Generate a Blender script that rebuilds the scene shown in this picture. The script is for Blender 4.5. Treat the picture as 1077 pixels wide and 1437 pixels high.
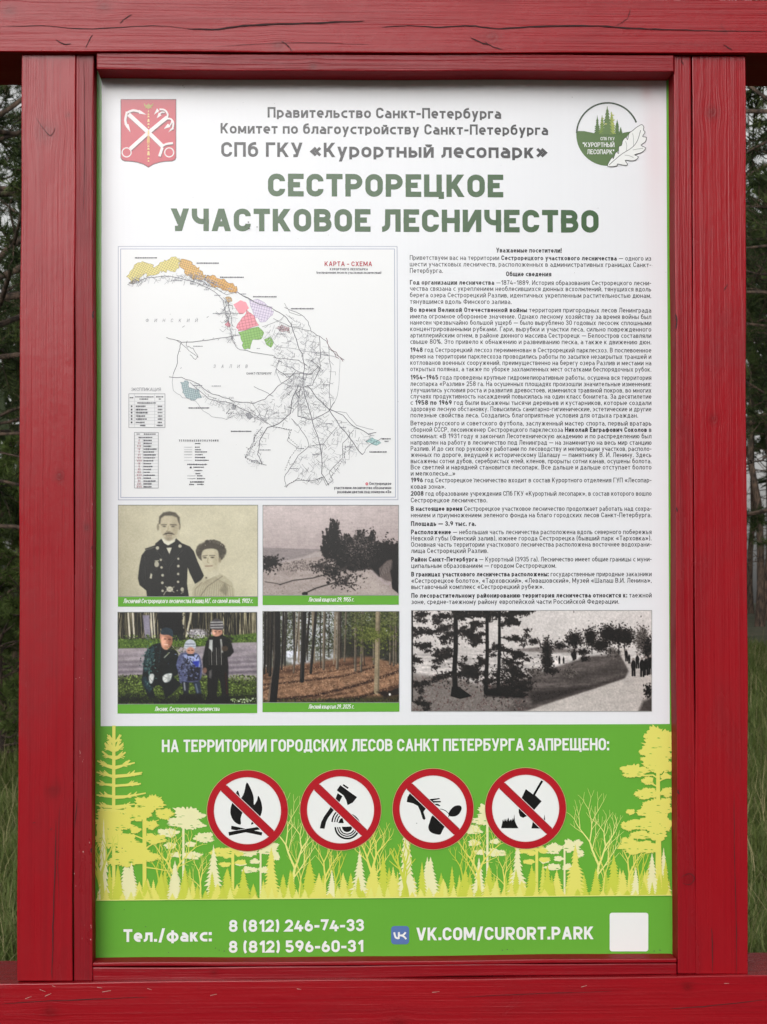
import bpy, bmesh, math, random
import numpy as np
from mathutils import Vector, Matrix
from mathutils.geometry import tessellate_polygon

sc = bpy.context.scene
for o in list(bpy.data.objects):
    bpy.data.objects.remove(o)

# ------------------------------------------------------------------ camera, sky, sun, exposure
Z0 = 0.95                                   # height of the lower edge of the printed board
F = 3194.0                                  # focal length in photo pixels (1077 x 1437)
CAM = Vector((0.2914, -3.2093, 0.4871 + Z0))
YAW, PIT, ROL = 0.0345, 0.0419, -0.0018
_f = Vector((math.sin(YAW) * math.cos(PIT), math.cos(YAW) * math.cos(PIT), math.sin(PIT)))
_r0 = Vector((math.cos(YAW), -math.sin(YAW), 0))
_u0 = _r0.cross(_f)
_r = math.cos(ROL) * _r0 + math.sin(ROL) * _u0
_u = -math.sin(ROL) * _r0 + math.cos(ROL) * _u0
cd = bpy.data.cameras.new('camera')
cam = bpy.data.objects.new('camera', cd)
sc.collection.objects.link(cam)
m = Matrix((_r, _u, -_f)).transposed().to_4x4()
m.translation = CAM
cam.matrix_world = m
cd.sensor_fit = 'VERTICAL'
cd.sensor_height = 36
cd.lens = F / 1437 * 36
cd.clip_start = 0.05
cd.clip_end = 2000
cd.dof.use_dof = True
cd.dof.focus_distance = 3.22
cd.dof.aperture_fstop = 36
sc.camera = cam

SUN_EL, SUN_AZ = math.radians(22), math.radians(193)   # azimuth clockwise from +Y
w = bpy.data.worlds.new("World")
sc.world = w
w.use_nodes = True
nt = w.node_tree
nt.nodes.clear()
sky = nt.nodes.new('ShaderNodeTexSky')
sky.sky_type = 'NISHITA'
sky.sun_disc = False
sky.sun_elevation = SUN_EL
sky.sun_rotation = SUN_AZ
sky.air_density = 1.6
sky.dust_density = 4.0
hs = nt.nodes.new('ShaderNodeHueSaturation')
hs.inputs['Saturation'].default_value = 0.06
bg = nt.nodes.new('ShaderNodeBackground')
bg.inputs['Strength'].default_value = 0.15
wo = nt.nodes.new('ShaderNodeOutputWorld')
nt.links.new(sky.outputs[0], hs.inputs['Color'])
nt.links.new(hs.outputs[0], bg.inputs[0])
nt.links.new(bg.outputs[0], wo.inputs[0])
sl = bpy.data.lights.new('sun', 'SUN')
sl.energy = 0.62
sl.angle = math.radians(40)
sl.color = (1, 1, 0.995)
so = bpy.data.objects.new('sun', sl)
sc.collection.objects.link(so)
sd = Vector((math.sin(SUN_AZ) * math.cos(SUN_EL), math.cos(SUN_AZ) * math.cos(SUN_EL), math.sin(SUN_EL)))
so.rotation_euler = sd.to_track_quat('Z', 'Y').to_euler()
so.location = (0, -6, 8)
sc.view_settings.view_transform = 'Standard'
sc.view_settings.look = 'None'
sc.view_settings.gamma = 1
sc.view_settings.exposure = 0.02
sc.cycles.use_denoising = True
sc.cycles.denoising_prefilter = 'NONE'

# ------------------------------------------------------------------ helpers
def unp(px, py, Y=0.0):
    """photo pixel -> point on the vertical plane y = Y"""
    d = _f * F + _r * (px - 538.5) - _u * (py - 718.5)
    t = (Y - CAM.y) / d.y
    return CAM + d * t

def tag(o, label=None, cat=None, group=None, kind=None):
    if label: o['label'] = label
    if cat: o['category'] = cat
    if group: o['group'] = group
    if kind: o['kind'] = kind
    return o

def link(o, parent=None):
    sc.collection.objects.link(o)
    if parent is not None:
        o.parent = parent
    return o

def s2l(c):
    return tuple((v / 12.92 if v <= 0.04045 else ((v + 0.055) / 1.055) ** 2.4) for v in c)

def hx(h):
    return s2l(tuple(int(h[i:i + 2], 16) / 255 for i in (0, 2, 4)))

def new_mat(name):
    mt = bpy.data.materials.new(name)
    mt.use_nodes = True
    t = mt.node_tree
    b = t.nodes['Principled BSDF']
    return mt, t, b

INK = {}
def ink(h, k=1.0, rough=0.19):
    """printed laminate ink of sRGB colour h"""
    key = (h, k, rough)
    if key not in INK:
        mt, t, b = new_mat('print_' + h)
        c = [min(v * k, 0.84) for v in hx(h)]
        b.inputs['Base Color'].default_value = (*c, 1)
        b.inputs['Roughness'].default_value = rough
        b.inputs['Specular IOR Level'].default_value = 0.42
        INK[key] = mt
    return INK[key]

# ------------------------------------------------------------------ flat print sheets on the board
class Sheet:
    """flat printed shapes on the board; coordinates are board metres (X, Z), depth is counted in layers towards the viewer"""
    def __init__(s, base=0):
        s.v = []; s.f = []; s.m = []; s.mats = []; s.base = base
    def mi(s, mat):
        if mat not in s.mats:
            s.mats.append(mat)
        return s.mats.index(mat)
    def poly(s, pts, mat, z=0.0, px=True):
        if px:
            pts = [P2(*p) for p in pts]
        n = len(s.v)
        s.v += [(p[0], z, p[1]) for p in pts]
        k = s.mi(mat)
        if len(pts) == 4 or len(pts) == 3:
            tris = [tuple(range(len(pts)))]
        else:
            tris = tessellate_polygon([[Vector((p[0], p[1], 0)) for p in pts]])
        for t in tris:
            s.f.append(tuple(n + i for i in t)); s.m.append(k)
    def strip(s, pts, wd, mat, z=0.0, closed=False, px=True, taper=None):
        """stroke of width wd along pts (px units if px)"""
        P = [np.array(p, float) for p in pts]
        q = [P[0]]
        for p in P[1:]:
            if np.hypot(*(p - q[-1])) > 1e-7: q.append(p)
        if closed and np.hypot(*(q[0] - q[-1])) < 1e-7: q.pop()
        P = q; n = len(P)
        if n < 2: return
        L, R = [], []
        for i in range(n):
            a = P[i - 1] if (i > 0 or closed) else None
            c = P[(i + 1) % n] if (i < n - 1 or closed) else None
            ds = []
            if a is not None: d = P[i] - a; ds.append(d / np.hypot(*d))
            if c is not None: d = c - P[i]; ds.append(d / np.hypot(*d))
            if len(ds) == 2:
                nn = np.array([-(ds[0][1] + ds[1][1]), ds[0][0] + ds[1][0]])
                l = np.hypot(*nn)
                if l < 1e-6: nn = np.array([-ds[0][1], ds[0][0]]); l = 1
                nn = nn / l
                cosv = max(0.35, nn @ np.array([-ds[0][1], ds[0][0]]))
                nn = nn / cosv
            else:
                nn = np.array([-ds[0][1], ds[0][0]])
            h = wd / 2 * (taper[i] if taper else 1)
            L.append(P[i] + nn * h); R.append(P[i] - nn * h)
        if px:
            L = [P2(*p) for p in L]; R = [P2(*p) for p in R]
        b = len(s.v)
        for i, (l, r) in enumerate(zip(L, R)):   # a stroke that crosses itself climbs a hair, so no two faces share a plane
            s.v += [(l[0], z + i * .12, l[1]), (r[0], z + i * .12, r[1])]
        k = s.mi(mat)
        for i in range(n if closed else n - 1):
            j = (i + 1) % n
            s.f.append((b + 2 * i, b + 2 * i + 1, b + 2 * j + 1, b + 2 * j)); s.m.append(k)
    def build(s, name, parent, label=None):
        me = bpy.data.meshes.new(name)
        ys = -(0.0002 + s.base * 0.0003)
        v = [(x, ys - z * 3e-5, zz) for x, z, zz in s.v]
        # make every face look towards the viewer (-y)
        F_ = []
        for f in s.f:
            a = 0
            for i in range(len(f)):
                p, q = s.v[f[i]], s.v[f[(i + 1) % len(f)]]
                a += p[0] * q[2] - q[0] * p[2]
            F_.append(f if a > 0 else f[::-1])
        me.from_pydata(v, [], F_)
        for mt in s.mats: me.materials.append(mt)
        me.polygons.foreach_set('material_index', s.m)
        o = bpy.data.objects.new(name, me)
        link(o, parent)
        if label: o['label'] = label
        return o

def P2(px, py):
    p = unp(px, py, 0.0)
    return (p.x, p.z - Z0)

def circ(cx, cy, r, n=48, ry=None):
    ry = r if ry is None else ry
    return [(cx + r * math.cos(2 * math.pi * i / n), cy + ry * math.sin(2 * math.pi * i / n)) for i in range(n)]

def rrect(x0, y0, x1, y1, r, n=5):
    out = []
    for cx, cy, a in ((x1 - r, y1 - r, 0), (x0 + r, y1 - r, 90), (x0 + r, y0 + r, 180), (x1 - r, y0 + r, 270)):
        for i in range(n + 1):
            t = math.radians(a + 90 * i / n)
            out.append((cx + r * math.cos(t), cy + r * math.sin(t)))
    return out

def smooth(pts, n=4, closed=False):
    """Catmull-Rom through pts"""
    out = []; N = len(pts)
    rng = range(N) if closed else range(N - 1)
    for i in rng:
        p0 = pts[(i - 1) % N] if (closed or i > 0) else pts[0]
        p1 = pts[i]; p2 = pts[(i + 1) % N]
        p3 = pts[(i + 2) % N] if (closed or i + 2 < N) else pts[-1]
        for k in range(n):
            t = k / n
            out.append(tuple(0.5 * (2 * p1[j] + (p2[j] - p0[j]) * t + (2 * p0[j] - 5 * p1[j] + 4 * p2[j] - p3[j]) * t * t
                             + (3 * p1[j] - p0[j] - 3 * p2[j] + p3[j]) * t ** 3) for j in (0, 1)))
    if not closed: out.append(tuple(pts[-1]))
    return out

def zm(x0, y0, s):
    """points measured in an enlarged crop -> photo pixels"""
    return lambda pts: [(x0 + x / s, y0 + y / s) for x, y in pts]

# ------------------------------------------------------------------ lettering: a plain geometric sans drawn as strokes
# width;strokes. Strokes: x,y[R] points in the letter box (R rounds the corner), z closes, d = slanted stem cut level
G = {
'А': (.74, "d0,0 .5,1;d1,0 .5,1;.2,.27 .8,.27"), 'Б': (.66, "1,1 0,1 0,0 1,0R 1,.58R 0,.58"),
'В': (.68, "0,.53 .93,.53R .93,1R 0,1 0,0 1,0R 1,.53R 0,.53"), 'Г': (.56, "0,0 0,1 1,1"),
'Д': (.78, "0,-.22 0,0 1,0 1,-.22;.2,0 .3,1 .86,1 .86,0"), 'Е': (.60, "1,1 0,1 0,0 1,0;0,.52 .92,.52"),
'Ж': (1.06, ".5,0 .5,1;d0,1 .36,.45;d0,0 .36,.55;d1,1 .64,.45;d1,0 .64,.55;.3,.5 .7,.5"),
'З': (.64, "0,.76 0,1R .95,1R .95,.53R .3,.53;.3,.53 1,.53R 1,0R 0,0R 0,.24"),
'И': (.73, "0,0 0,1;1,0 1,1;d0,0 1,1"), 'Й': (.73, "0,0 0,1;1,0 1,1;d0,0 1,1;.25,1.32 .25,1.2R .75,1.2R .75,1.32"),
'К': (.70, "0,0 0,1;d.08,.36 .97,1;d.28,.62 1,0"), 'Л': (.72, "0,0 .2,0R .22,1 1,1 1,0"),
'М': (.86, "0,0 0,1;1,0 1,1;d0,1 .5,.18;d1,1 .5,.18"), 'Н': (.70, "0,0 0,1;1,0 1,1;0,.52 1,.52"),
'О': (.68, "0,0R 0,1R 1,1R 1,0Rz"), 'П': (.70, "0,0 0,1 1,1 1,0"), 'Р': (.66, "0,0 0,1 1,1R 1,.42R 0,.42"),
'С': (.66, "1,.72 1,1R 0,1R 0,0R 1,0R 1,.28"), 'Т': (.62, "0,1 1,1;.5,0 .5,1"),
'У': (.70, "d1,1 .44,0;d0,1 .56,.3;.12,0 .46,0"), 'Ф': (.92, "0,.12R 0,.88R 1,.88R 1,.12Rz;.5,0 .5,1"),
'Х': (.70, "d0,0 1,1;d0,1 1,0"), 'Ц': (.76, "0,1 0,0 .88,0 .88,1;.88,0 1.03,0 1.03,-.26"),
'Ч': (.66, "0,1 0,.40R 1,.40;1,0 1,1"), 'Ш': (.98, "0,1 0,0 1,0 1,1;.5,0 .5,1"),
'Щ': (1.04, "0,1 0,0 .92,0 .92,1;.46,0 .46,1;.92,0 1.03,0 1.03,-.26"), 'Ы': (.92, "0,1 0,0 .62,0R .62,.58R 0,.58;1,0 1,1"),
'Ь': (.66, "0,1 0,0 1,0R 1,.58R 0,.58"), 'Э': (.66, "0,.72 0,1R 1,1R 1,0R 0,0R 0,.28;.35,.52 1,.52"),
'Ю': (.98, "0,0 0,1;0,.52 .36,.52;.36,0R .36,1R 1,1R 1,0Rz"), 'Я': (.68, "1,0 1,1 0,1R 0,.42R 1,.42;d0,0 .55,.42"),
'V': (.72, "d0,1 .5,0;d1,1 .5,0"), 'U': (.68, "0,1 0,0R 1,0R 1,1"), 'R': (.68, "0,0 0,1 1,1R 1,.42R 0,.42;d.4,.45 1,0"),
'I': (.2, ".5,0 .5,1"), 'X': (.66, "d0,0 1,1;d0,1 1,0"),
'0': (.64, "0,0R 0,1R 1,1R 1,0Rz"), '1': (.44, "1,0 1,1;0,.70 .75,1"), '2': (.62, "0,.74 0,1R 1,1R 1,.60 0,0 1,0"),
'3': (.62, "0,.76 0,1R .95,1R .95,.53R .3,.53;.3,.53 1,.53R 1,0R 0,0R 0,.24"),
'4': (.68, ".5,1 0,.24 1,.24;.74,0 .74,.56"), '5': (.62, ".95,1 .04,1 .04,.55 1,.6R 1,0R 0,0R 0,.2"),
'6': (.64, "0,0R 0,.55R 1,.55R 1,0Rz;0,.3 .12,.62 .55,1"), '7': (.58, "0,1 1,1 .3,0"),
'8': (.66, "0,0R 0,.53R 1,.53R 1,0Rz;.06,.53R .06,1R .94,1R .94,.53Rz"),
'9': (.64, "0,.45R 0,1R 1,1R 1,.45Rz;1,.7 .88,.38 .45,0"),
'.': (.18, "#"), ',': (.18, "#;.5,0 .3,-.16"), ':': (.18, "#;^"), '…': (.7, "#"), '!': (.2, "#;.5,.34 .5,1"), 
'(': (.3, "1,1.12 .1,.92R .1,.06R 1,-.14"), ')': (.3, "0,1.12 .9,.92R .9,.06R 0,-.14"),
'-': (.38, "0,.40 1,.40"), '–': (.56, "0,.40 1,.40"), '—': (.98, "0,.40 1,.40"), '/': (.46, "d0,-.06 1,1.06"),
'«': (.70, ".5,.68 .02,.36 .5,.04;1,.68 .52,.36 1,.04"), '»': (.70, "0,.68 .48,.36 0,.04;.5,.68 .98,.36 .5,.04"),
'"': (.34, ".1,.68 .1,1;.9,.68 .9,1"), '%': (.9, "0,.58R 0,1R .36,1R .36,.58Rz;.64,0R .64,.42R 1,.42R 1,0Rz;d.2,0 .8,1"),
'а': (.58, ".1,1 1,1R 1,0;1,0 0,0R 0,.55R 1,.55"), 'б': (.62, "0,0R 0,1R 1,1R 1,0Rz;0,.5 0,1.48R .92,1.52"),
'в': (.58, "0,.53 .93,.53R .93,1R 0,1 0,0 1,0R 1,.53R 0,.53"), 'г': (.46, "0,0 0,1 1,1"),
'д': (.68, "0,-.3 0,0 1,0 1,-.3;.2,0 .3,1 .84,1 .84,0"), 'е': (.60, "0,.48 1,.48 1,1R 0,1R 0,0R .92,0"),
'ж': (.9, ".5,0 .5,1;d0,1 .38,.42;d0,0 .38,.58;d1,1 .62,.42;d1,0 .62,.58;.3,.5 .7,.5"),
'з': (.54, ".05,1 .95,1R .95,.53R .3,.53;.3,.53 1,.53R 1,0R 0,0"), 'и': (.62, "0,0 0,1;1,0 1,1;d0,0 1,1"),
'й': (.62, "0,0 0,1;1,0 1,1;d0,0 1,1;.22,1.5 .22,1.32R .78,1.32R .78,1.5"), 'к': (.58, "0,0 0,1;d.08,.34 .97,1;d.28,.64 1,0"),
'л': (.62, "0,0 .2,0R .24,1 1,1 1,0"), 'м': (.74, "0,0 0,1;1,0 1,1;d0,1 .5,.15;d1,1 .5,.15"), 'н': (.61, "0,0 0,1;1,0 1,1;0,.5 1,.5"),
'о': (.61, "0,0R 0,1R 1,1R 1,0Rz"), 'п': (.61, "0,0 0,1 1,1 1,0"), 'р': (.61, "0,-.42 0,1 1,1R 1,0R 0,0"),
'с': (.54, "1,1 0,1R 0,0R 1,0"), 'т': (.54, "0,1 1,1;.5,0 .5,1"), 'у': (.6, "d0,1 .52,.02;d1,1 .22,-.4"),
'ф': (.86, "0,0R 0,1R 1,1R 1,0Rz;.5,-.42 .5,1.5"), 'х': (.6, "d0,0 1,1;d0,1 1,0"), 'ц': (.66, "0,1 0,0 .88,0 .88,1;.88,0 1.03,0 1.03,-.32"),
'ч': (.58, "0,1 0,.38R 1,.38;1,0 1,1"), 'ш': (.86, "0,1 0,0 1,0 1,1;.5,0 .5,1"), 'щ': (.92, "0,1 0,0 .92,0 .92,1;.46,0 .46,1;.92,0 1.03,0 1.03,-.32"),
'ъ': (.64, "0,1 .2,1 .2,0 1,0R 1,.58R .2,.58"), 'ы': (.78, "0,1 0,0 .6,0R .6,.56R 0,.56;1,0 1,1"), 'ь': (.56, "0,1 0,0 1,0R 1,.56R 0,.56"),
'э': (.54, "0,1 1,1R 1,0R 0,0;.3,.5 1,.5"), 'ю': (.82, "0,0 0,1;0,.5 .36,.5;.36,0R .36,1R 1,1R 1,0Rz"), 'я': (.58, "1,0 1,1 0,1R 0,.42R 1,.42;d0,0 .55,.42"),
}
for a, b in zip('AVKCOMTPEHBX', 'АVКСОМТРЕНВХ'):
    G.setdefault(a, G[b])
XH = 0.73

def glyph(ch, wt):
    """strokes of ch at cap height 1 and stem wt -> (advance width, [('poly'|'strip', pts, closed)])"""
    W, src = G[ch]
    H = XH if ch in 'абвгдежзийклмнопрстуфхцчшщъыьэюя' else 1.0
    W = W + (wt - 0.16) * 0.45
    out = []
    sx = lambda x: x * (W - wt) + wt / 2
    sy = lambda y: y * (H - wt) + wt / 2
    for st in src.split(';'):
        if st in ('#', '^'):
            s = wt * 1.12
            y = 0 if st == '#' else XH - s
            xs = [W / 2] if ch != '…' else [.1, W / 2, W - .1]
            for x in xs:
                out.append(('poly', [(x - s / 2, y), (x + s / 2, y), (x + s / 2, y + s), (x - s / 2, y + s)], True))
            continue
        if st[0] == 'd':
            a, b = [tuple(map(float, p.split(','))) for p in st[1:].split()]
            y0, y1 = a[1] * H, b[1] * H
            dx = abs(b[0] - a[0]) * (W - wt)
            hw = min(wt * math.hypot(dx, y1 - y0) / abs(y1 - y0), wt * 1.9)
            mx = lambda x: x * (W - hw) + hw / 2
            x0, x1 = mx(a[0]), mx(b[0])
            out.append(('poly', [(x0 - hw / 2, y0), (x0 + hw / 2, y0), (x1 + hw / 2, y1), (x1 - hw / 2, y1)], True))
            continue
        closed = st.endswith('z')
        if closed: st = st[:-1]
        pts = []
        for p in st.split():
            rd = p.endswith('R')
            x, y = map(float, p.rstrip('R').split(','))
            pts.append([sx(x), sy(y), rd, x, y])
        n = len(pts)
        if not closed:                     # square ends where the stroke meets the edge of its box
            for i, j in ((0, 1), (n - 1, n - 2)):
                p, q = pts[i], pts[j]
                dx, dy = p[0] - q[0], p[1] - q[1]
                if abs(dx) < 1e-6 and (abs(p[4]) < 1e-6 or abs(p[4] - 1) < 1e-6): p[1] += math.copysign(wt / 2, dy)
                if abs(dy) < 1e-6 and (abs(p[3]) < 1e-6 or abs(p[3] - 1) < 1e-6): p[0] += math.copysign(wt / 2, dx)
        path = []
        for i, p in enumerate(pts):
            if not p[2]:
                path.append((p[0], p[1])); continue
            a, b = pts[i - 1], pts[(i + 1) % n]
            la = math.hypot(a[0] - p[0], a[1] - p[1]); lb = math.hypot(b[0] - p[0], b[1] - p[1])
            r = min(la * (.5 if a[2] else .98), lb * (.5 if b[2] else .98), .30)
            ua = ((a[0] - p[0]) / la, (a[1] - p[1]) / la); ub = ((b[0] - p[0]) / lb, (b[1] - p[1]) / lb)
            A = (p[0] + ua[0] * r, p[1] + ua[1] * r); B = (p[0] + ub[0] * r, p[1] + ub[1] * r)
            cx, cy = A[0] + ub[0] * r, A[1] + ub[1] * r
            for k in range(NARC + 1):
                t = k / NARC * math.pi / 2
                path.append((cx - ub[0] * r * math.cos(t) - ua[0] * r * math.sin(t), cy - ub[1] * r * math.cos(t) - ua[1] * r * math.sin(t)))
        out.append(('strip', path, closed))
    return W, out
NARC = 5
_gc = {}
def getg(ch, wt):
    k = (ch, wt, NARC)
    if k not in _gc: _gc[k] = glyph(ch, wt)
    return _gc[k]

def text(sheet, runs, x0, x1, yl, yr, cap, mat, z=0, justify='scale', gap=.115, space=.46, shear=0.0, kx=1.0):
    """set runs [(string, stem)] between photo pixels x0..x1 on the baseline yl..yr"""
    A = P2(x0, yl); B = P2(x1, yr)
    base = (A[1] + B[1]) / 2; X0, X1 = A[0], B[0]
    c = abs(P2(x0, yl)[1] - P2(x0, yl - cap)[1])
    items = []; wl = 0; ws = 0; ns = 0
    for s, wt in runs:
        for ch in s:
            if ch == ' ': items.append(None); ns += 1
            else: items.append((ch, wt)); wl += getg(ch, wt)[0]
    ng = sum(1 for i in range(len(items) - 1) if items[i] and items[i + 1])
    tot = (X1 - X0) / c
    sp = space
    if justify == 'scale':
        kx = tot / (wl + ng * gap + ns * sp)
    elif justify == 'space':
        if ns: sp = (tot / kx - wl - ng * gap) / ns
    elif justify == 'center':
        X0 = (X0 + X1) / 2 - kx * (wl + ng * gap + ns * sp) * c / 2
    x = 0
    for i, it in enumerate(items):
        if it is None:
            x += sp; continue
        W, strokes = getg(*it)
        for j, (kind, pts, closed) in enumerate(strokes):
            q = [(X0 + ((x + p[0]) * kx + shear * p[1]) * c, base + p[1] * c) for p in pts]
            if kind == 'poly': sheet.poly(q, mat, z + j * .7, px=False)
            else: sheet.strip(q, it[1] * c * (1 + kx) / 2, mat, z + j * .7, closed, px=False)
        x += W
        if i + 1 < len(items) and items[i + 1]: x += gap
    return kx, sp
# ------------------------------------------------------------------ red painted timber
def wood(name, along, knots=(), seed=0.0, rough=0.40, grain=1.0, worn=0.0, chips=0.0, matte=False, tone=1.0):
    """red painted softwood; along = 'X' or 'Z' grain; knots = [(x, z, radius)] in world metres"""
    mt, t, b = new_mat(name)
    N = t.nodes.new; Lk = t.links.new
    geo = N('ShaderNodeNewGeometry')
    sep = N('ShaderNodeSeparateXYZ'); Lk(geo.outputs['Position'], sep.inputs[0])
    def mth(op, a, b_=None):
        n = N('ShaderNodeMath'); n.operation = op
        for i, v in enumerate((a, b_)):
            if v is None: continue
            if hasattr(v, 'links'): Lk(v, n.inputs[i])
            else: n.inputs[i].default_value = v
        return n.outputs[0]
    lo, ac = (sep.outputs['X'], sep.outputs['Z']) if along == 'X' else (sep.outputs['Z'], sep.outputs['X'])
    dep = sep.outputs['Y']
    ac2 = mth('ADD', ac, mth('MULTIPLY', dep, 0.83))
    ringsum = None; dark = None
    kn_ = N('ShaderNodeTexNoise'); kn_.inputs['Scale'].default_value = 55; kn_.inputs['Detail'].default_value = 3
    Lk(geo.outputs['Position'], kn_.inputs['Vector']); knoise = kn_.outputs['Fac']
    for (kx, kz, kr) in knots:
        c = (kx, kz) if along == 'X' else (kz, kx)
        dl = mth('DIVIDE', mth('SUBTRACT', lo, c[0]), kr * 1.25)
        da = mth('DIVIDE', mth('SUBTRACT', ac, c[1]), kr)
        d2 = mth('ADD', mth('MULTIPLY', dl, dl), mth('MULTIPLY', da, da))
        g = mth('POWER', 2.718, mth('MULTIPLY', d2, -0.22))           # grain bends round the knot
        sgn = mth('MULTIPLY', da, g)
        ac2 = mth('ADD', ac2, mth('MULTIPLY', sgn, -kr * 0.42))
        d = mth('MULTIPLY', mth('POWER', d2, 0.5), mth('ADD', 0.55, mth('MULTIPLY', knoise, 0.9)))
        rg = mth('MULTIPLY', mth('SINE', mth('MULTIPLY', d, 9.0)), mth('POWER', 2.718, mth('MULTIPLY', d2, -0.9)))
        ringsum = rg if ringsum is None else mth('ADD', ringsum, rg)
        dk = mth('MULTIPLY', mth('POWER', 2.718, mth('MULTIPLY', d2, -0.8)), mth('MULTIPLY', knoise, 1.4))
        dark = dk if dark is None else mth('ADD', dark, dk)
    def noise(sl, sa, detail, off, dist=0.0, rgh=.55):
        cb = N('ShaderNodeCombineXYZ')
        Lk(mth('MULTIPLY', lo, sl), cb.inputs[0]); Lk(mth('MULTIPLY', ac2, sa), cb.inputs[1])
        cb.inputs[2].default_value = seed * 7.3 + off
        n = N('ShaderNodeTexNoise'); n.inputs['Scale'].default_value = 1
        n.inputs['Detail'].default_value = detail; n.inputs['Distortion'].default_value = dist
        n.inputs['Roughness'].default_value = rgh
        Lk(cb.outputs[0], n.inputs['Vector'])
        return n.outputs['Fac']
    def ramp(fac, a, b_, ca=(0, 0, 0, 1), cb_=(1, 1, 1, 1)):
        r = N('ShaderNodeValToRGB'); Lk(fac, r.inputs[0])
        r.color_ramp.elements[0].position = a; r.color_ramp.elements[1].position = b_
        r.color_ramp.elements[0].color = ca; r.color_ramp.elements[1].color = cb_
        return r.outputs[0]
    g1 = noise(1.6, 150, 4, 0.0, 0.15)         # annual rings
    g2 = noise(9, 420, 2, 3.0)               # fibre
    g3 = noise(7, 16, 5, 5.0, 0.6)           # blotches
    g4 = noise(60, 75, 3, 9.0)               # brush and saw texture
    def mixc(fac, c1, c2):
        mx = N('ShaderNodeMix'); mx.data_type = 'RGBA'
        Lk(fac, mx.inputs['Factor'])
        for nm, c in ((6, c1), (7, c2)):
            if hasattr(c, 'links'): Lk(c, mx.inputs[nm])
            else: mx.inputs[nm].default_value = (*c, 1)
        return mx.outputs[2]
    red, deep = (0.290 * tone, 0.0046, 0.0105), (0.175 * tone, 0.0040, 0.0085)
    c = mixc(mth('MULTIPLY', ramp(g1, .50, .72), 0.42 * grain), red, deep)
    c = mixc(mth('MULTIPLY', ramp(g3, .50, .74), 0.45), c, deep)
    g5 = noise(2.2, 5, 4, 15.0, 0.8)
    c = mixc(mth('MULTIPLY', ramp(g5, .48, .70), 0.30), c, (0.33 * tone, 0.010, 0.013))
    g6 = noise(3.5, 230, 2, 19.0)
    c = mixc(mth('MULTIPLY', ramp(g6, .60, .68), 0.20 * grain), c, (0.11, 0.004, 0.006))
    c = mixc(mth('MULTIPLY', ramp(g2, .58, .74), 0.20 * grain), c, (0.10, 0.004, 0.006))
    st = noise(16, 26, 4, 21.0, 1.2)
    c = mixc(mth('MULTIPLY', ramp(st, .66, .76), 0.55 * worn), c, (0.07, 0.006, 0.008))
    if dark is not None:
        c = mixc(mth('MULTIPLY', dark, 0.62), c, (0.09, 0.005, 0.006))
    if chips:
        ch = noise(120, 330, 1, 31.0)
        msk = noise(5, 9, 2, 33.0)
        c = mixc(mth('MULTIPLY', ramp(ch, .76 - chips * .03, .79 - chips * .03), ramp(msk, .52, .60)), c, (0.55, 0.42, 0.38))
    Lk(c, b.inputs['Base Color'])
    Lk(mth('ADD', rough - 0.27, mth('MULTIPLY', g3, 0.22)), b.inputs['Roughness'])
    b.inputs['Specular IOR Level'].default_value = 0.25 if not matte else 0.06
    h = mth('ADD', mth('MULTIPLY', g1, 1.0 * grain), mth('MULTIPLY', g2, 0.45 * grain))
    h = mth('ADD', h, mth('MULTIPLY', g4, 0.35))
    if ringsum is not None: h = mth('ADD', h, mth('MULTIPLY', ringsum, 0.05))
    bp = N('ShaderNodeBump'); bp.inputs['Strength'].default_value = 0.32; bp.inputs['Distance'].default_value = 0.0022
    Lk(h, bp.inputs['Height']); Lk(bp.outputs[0], b.inputs['Normal'])
    return mt

m_gap, _t, _b = new_mat('bare_crack')
_b.inputs['Base Color'].default_value = (0.03, 0.004, 0.005, 1); _b.inputs['Roughness'].default_value = .8

m_scuff, _t, _b = new_mat('bare_scratch')
_b.inputs['Base Color'].default_value = (0.5, 0.30, 0.26, 1); _b.inputs['Roughness'].default_value = .7
frame = bpy.data.objects.new('sign_frame', None)
link(frame); frame.location = (0.4, 0, 0)
tag(frame, 'red painted timber frame of thick posts and beams around the forest information board', 'sign frame')

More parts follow.
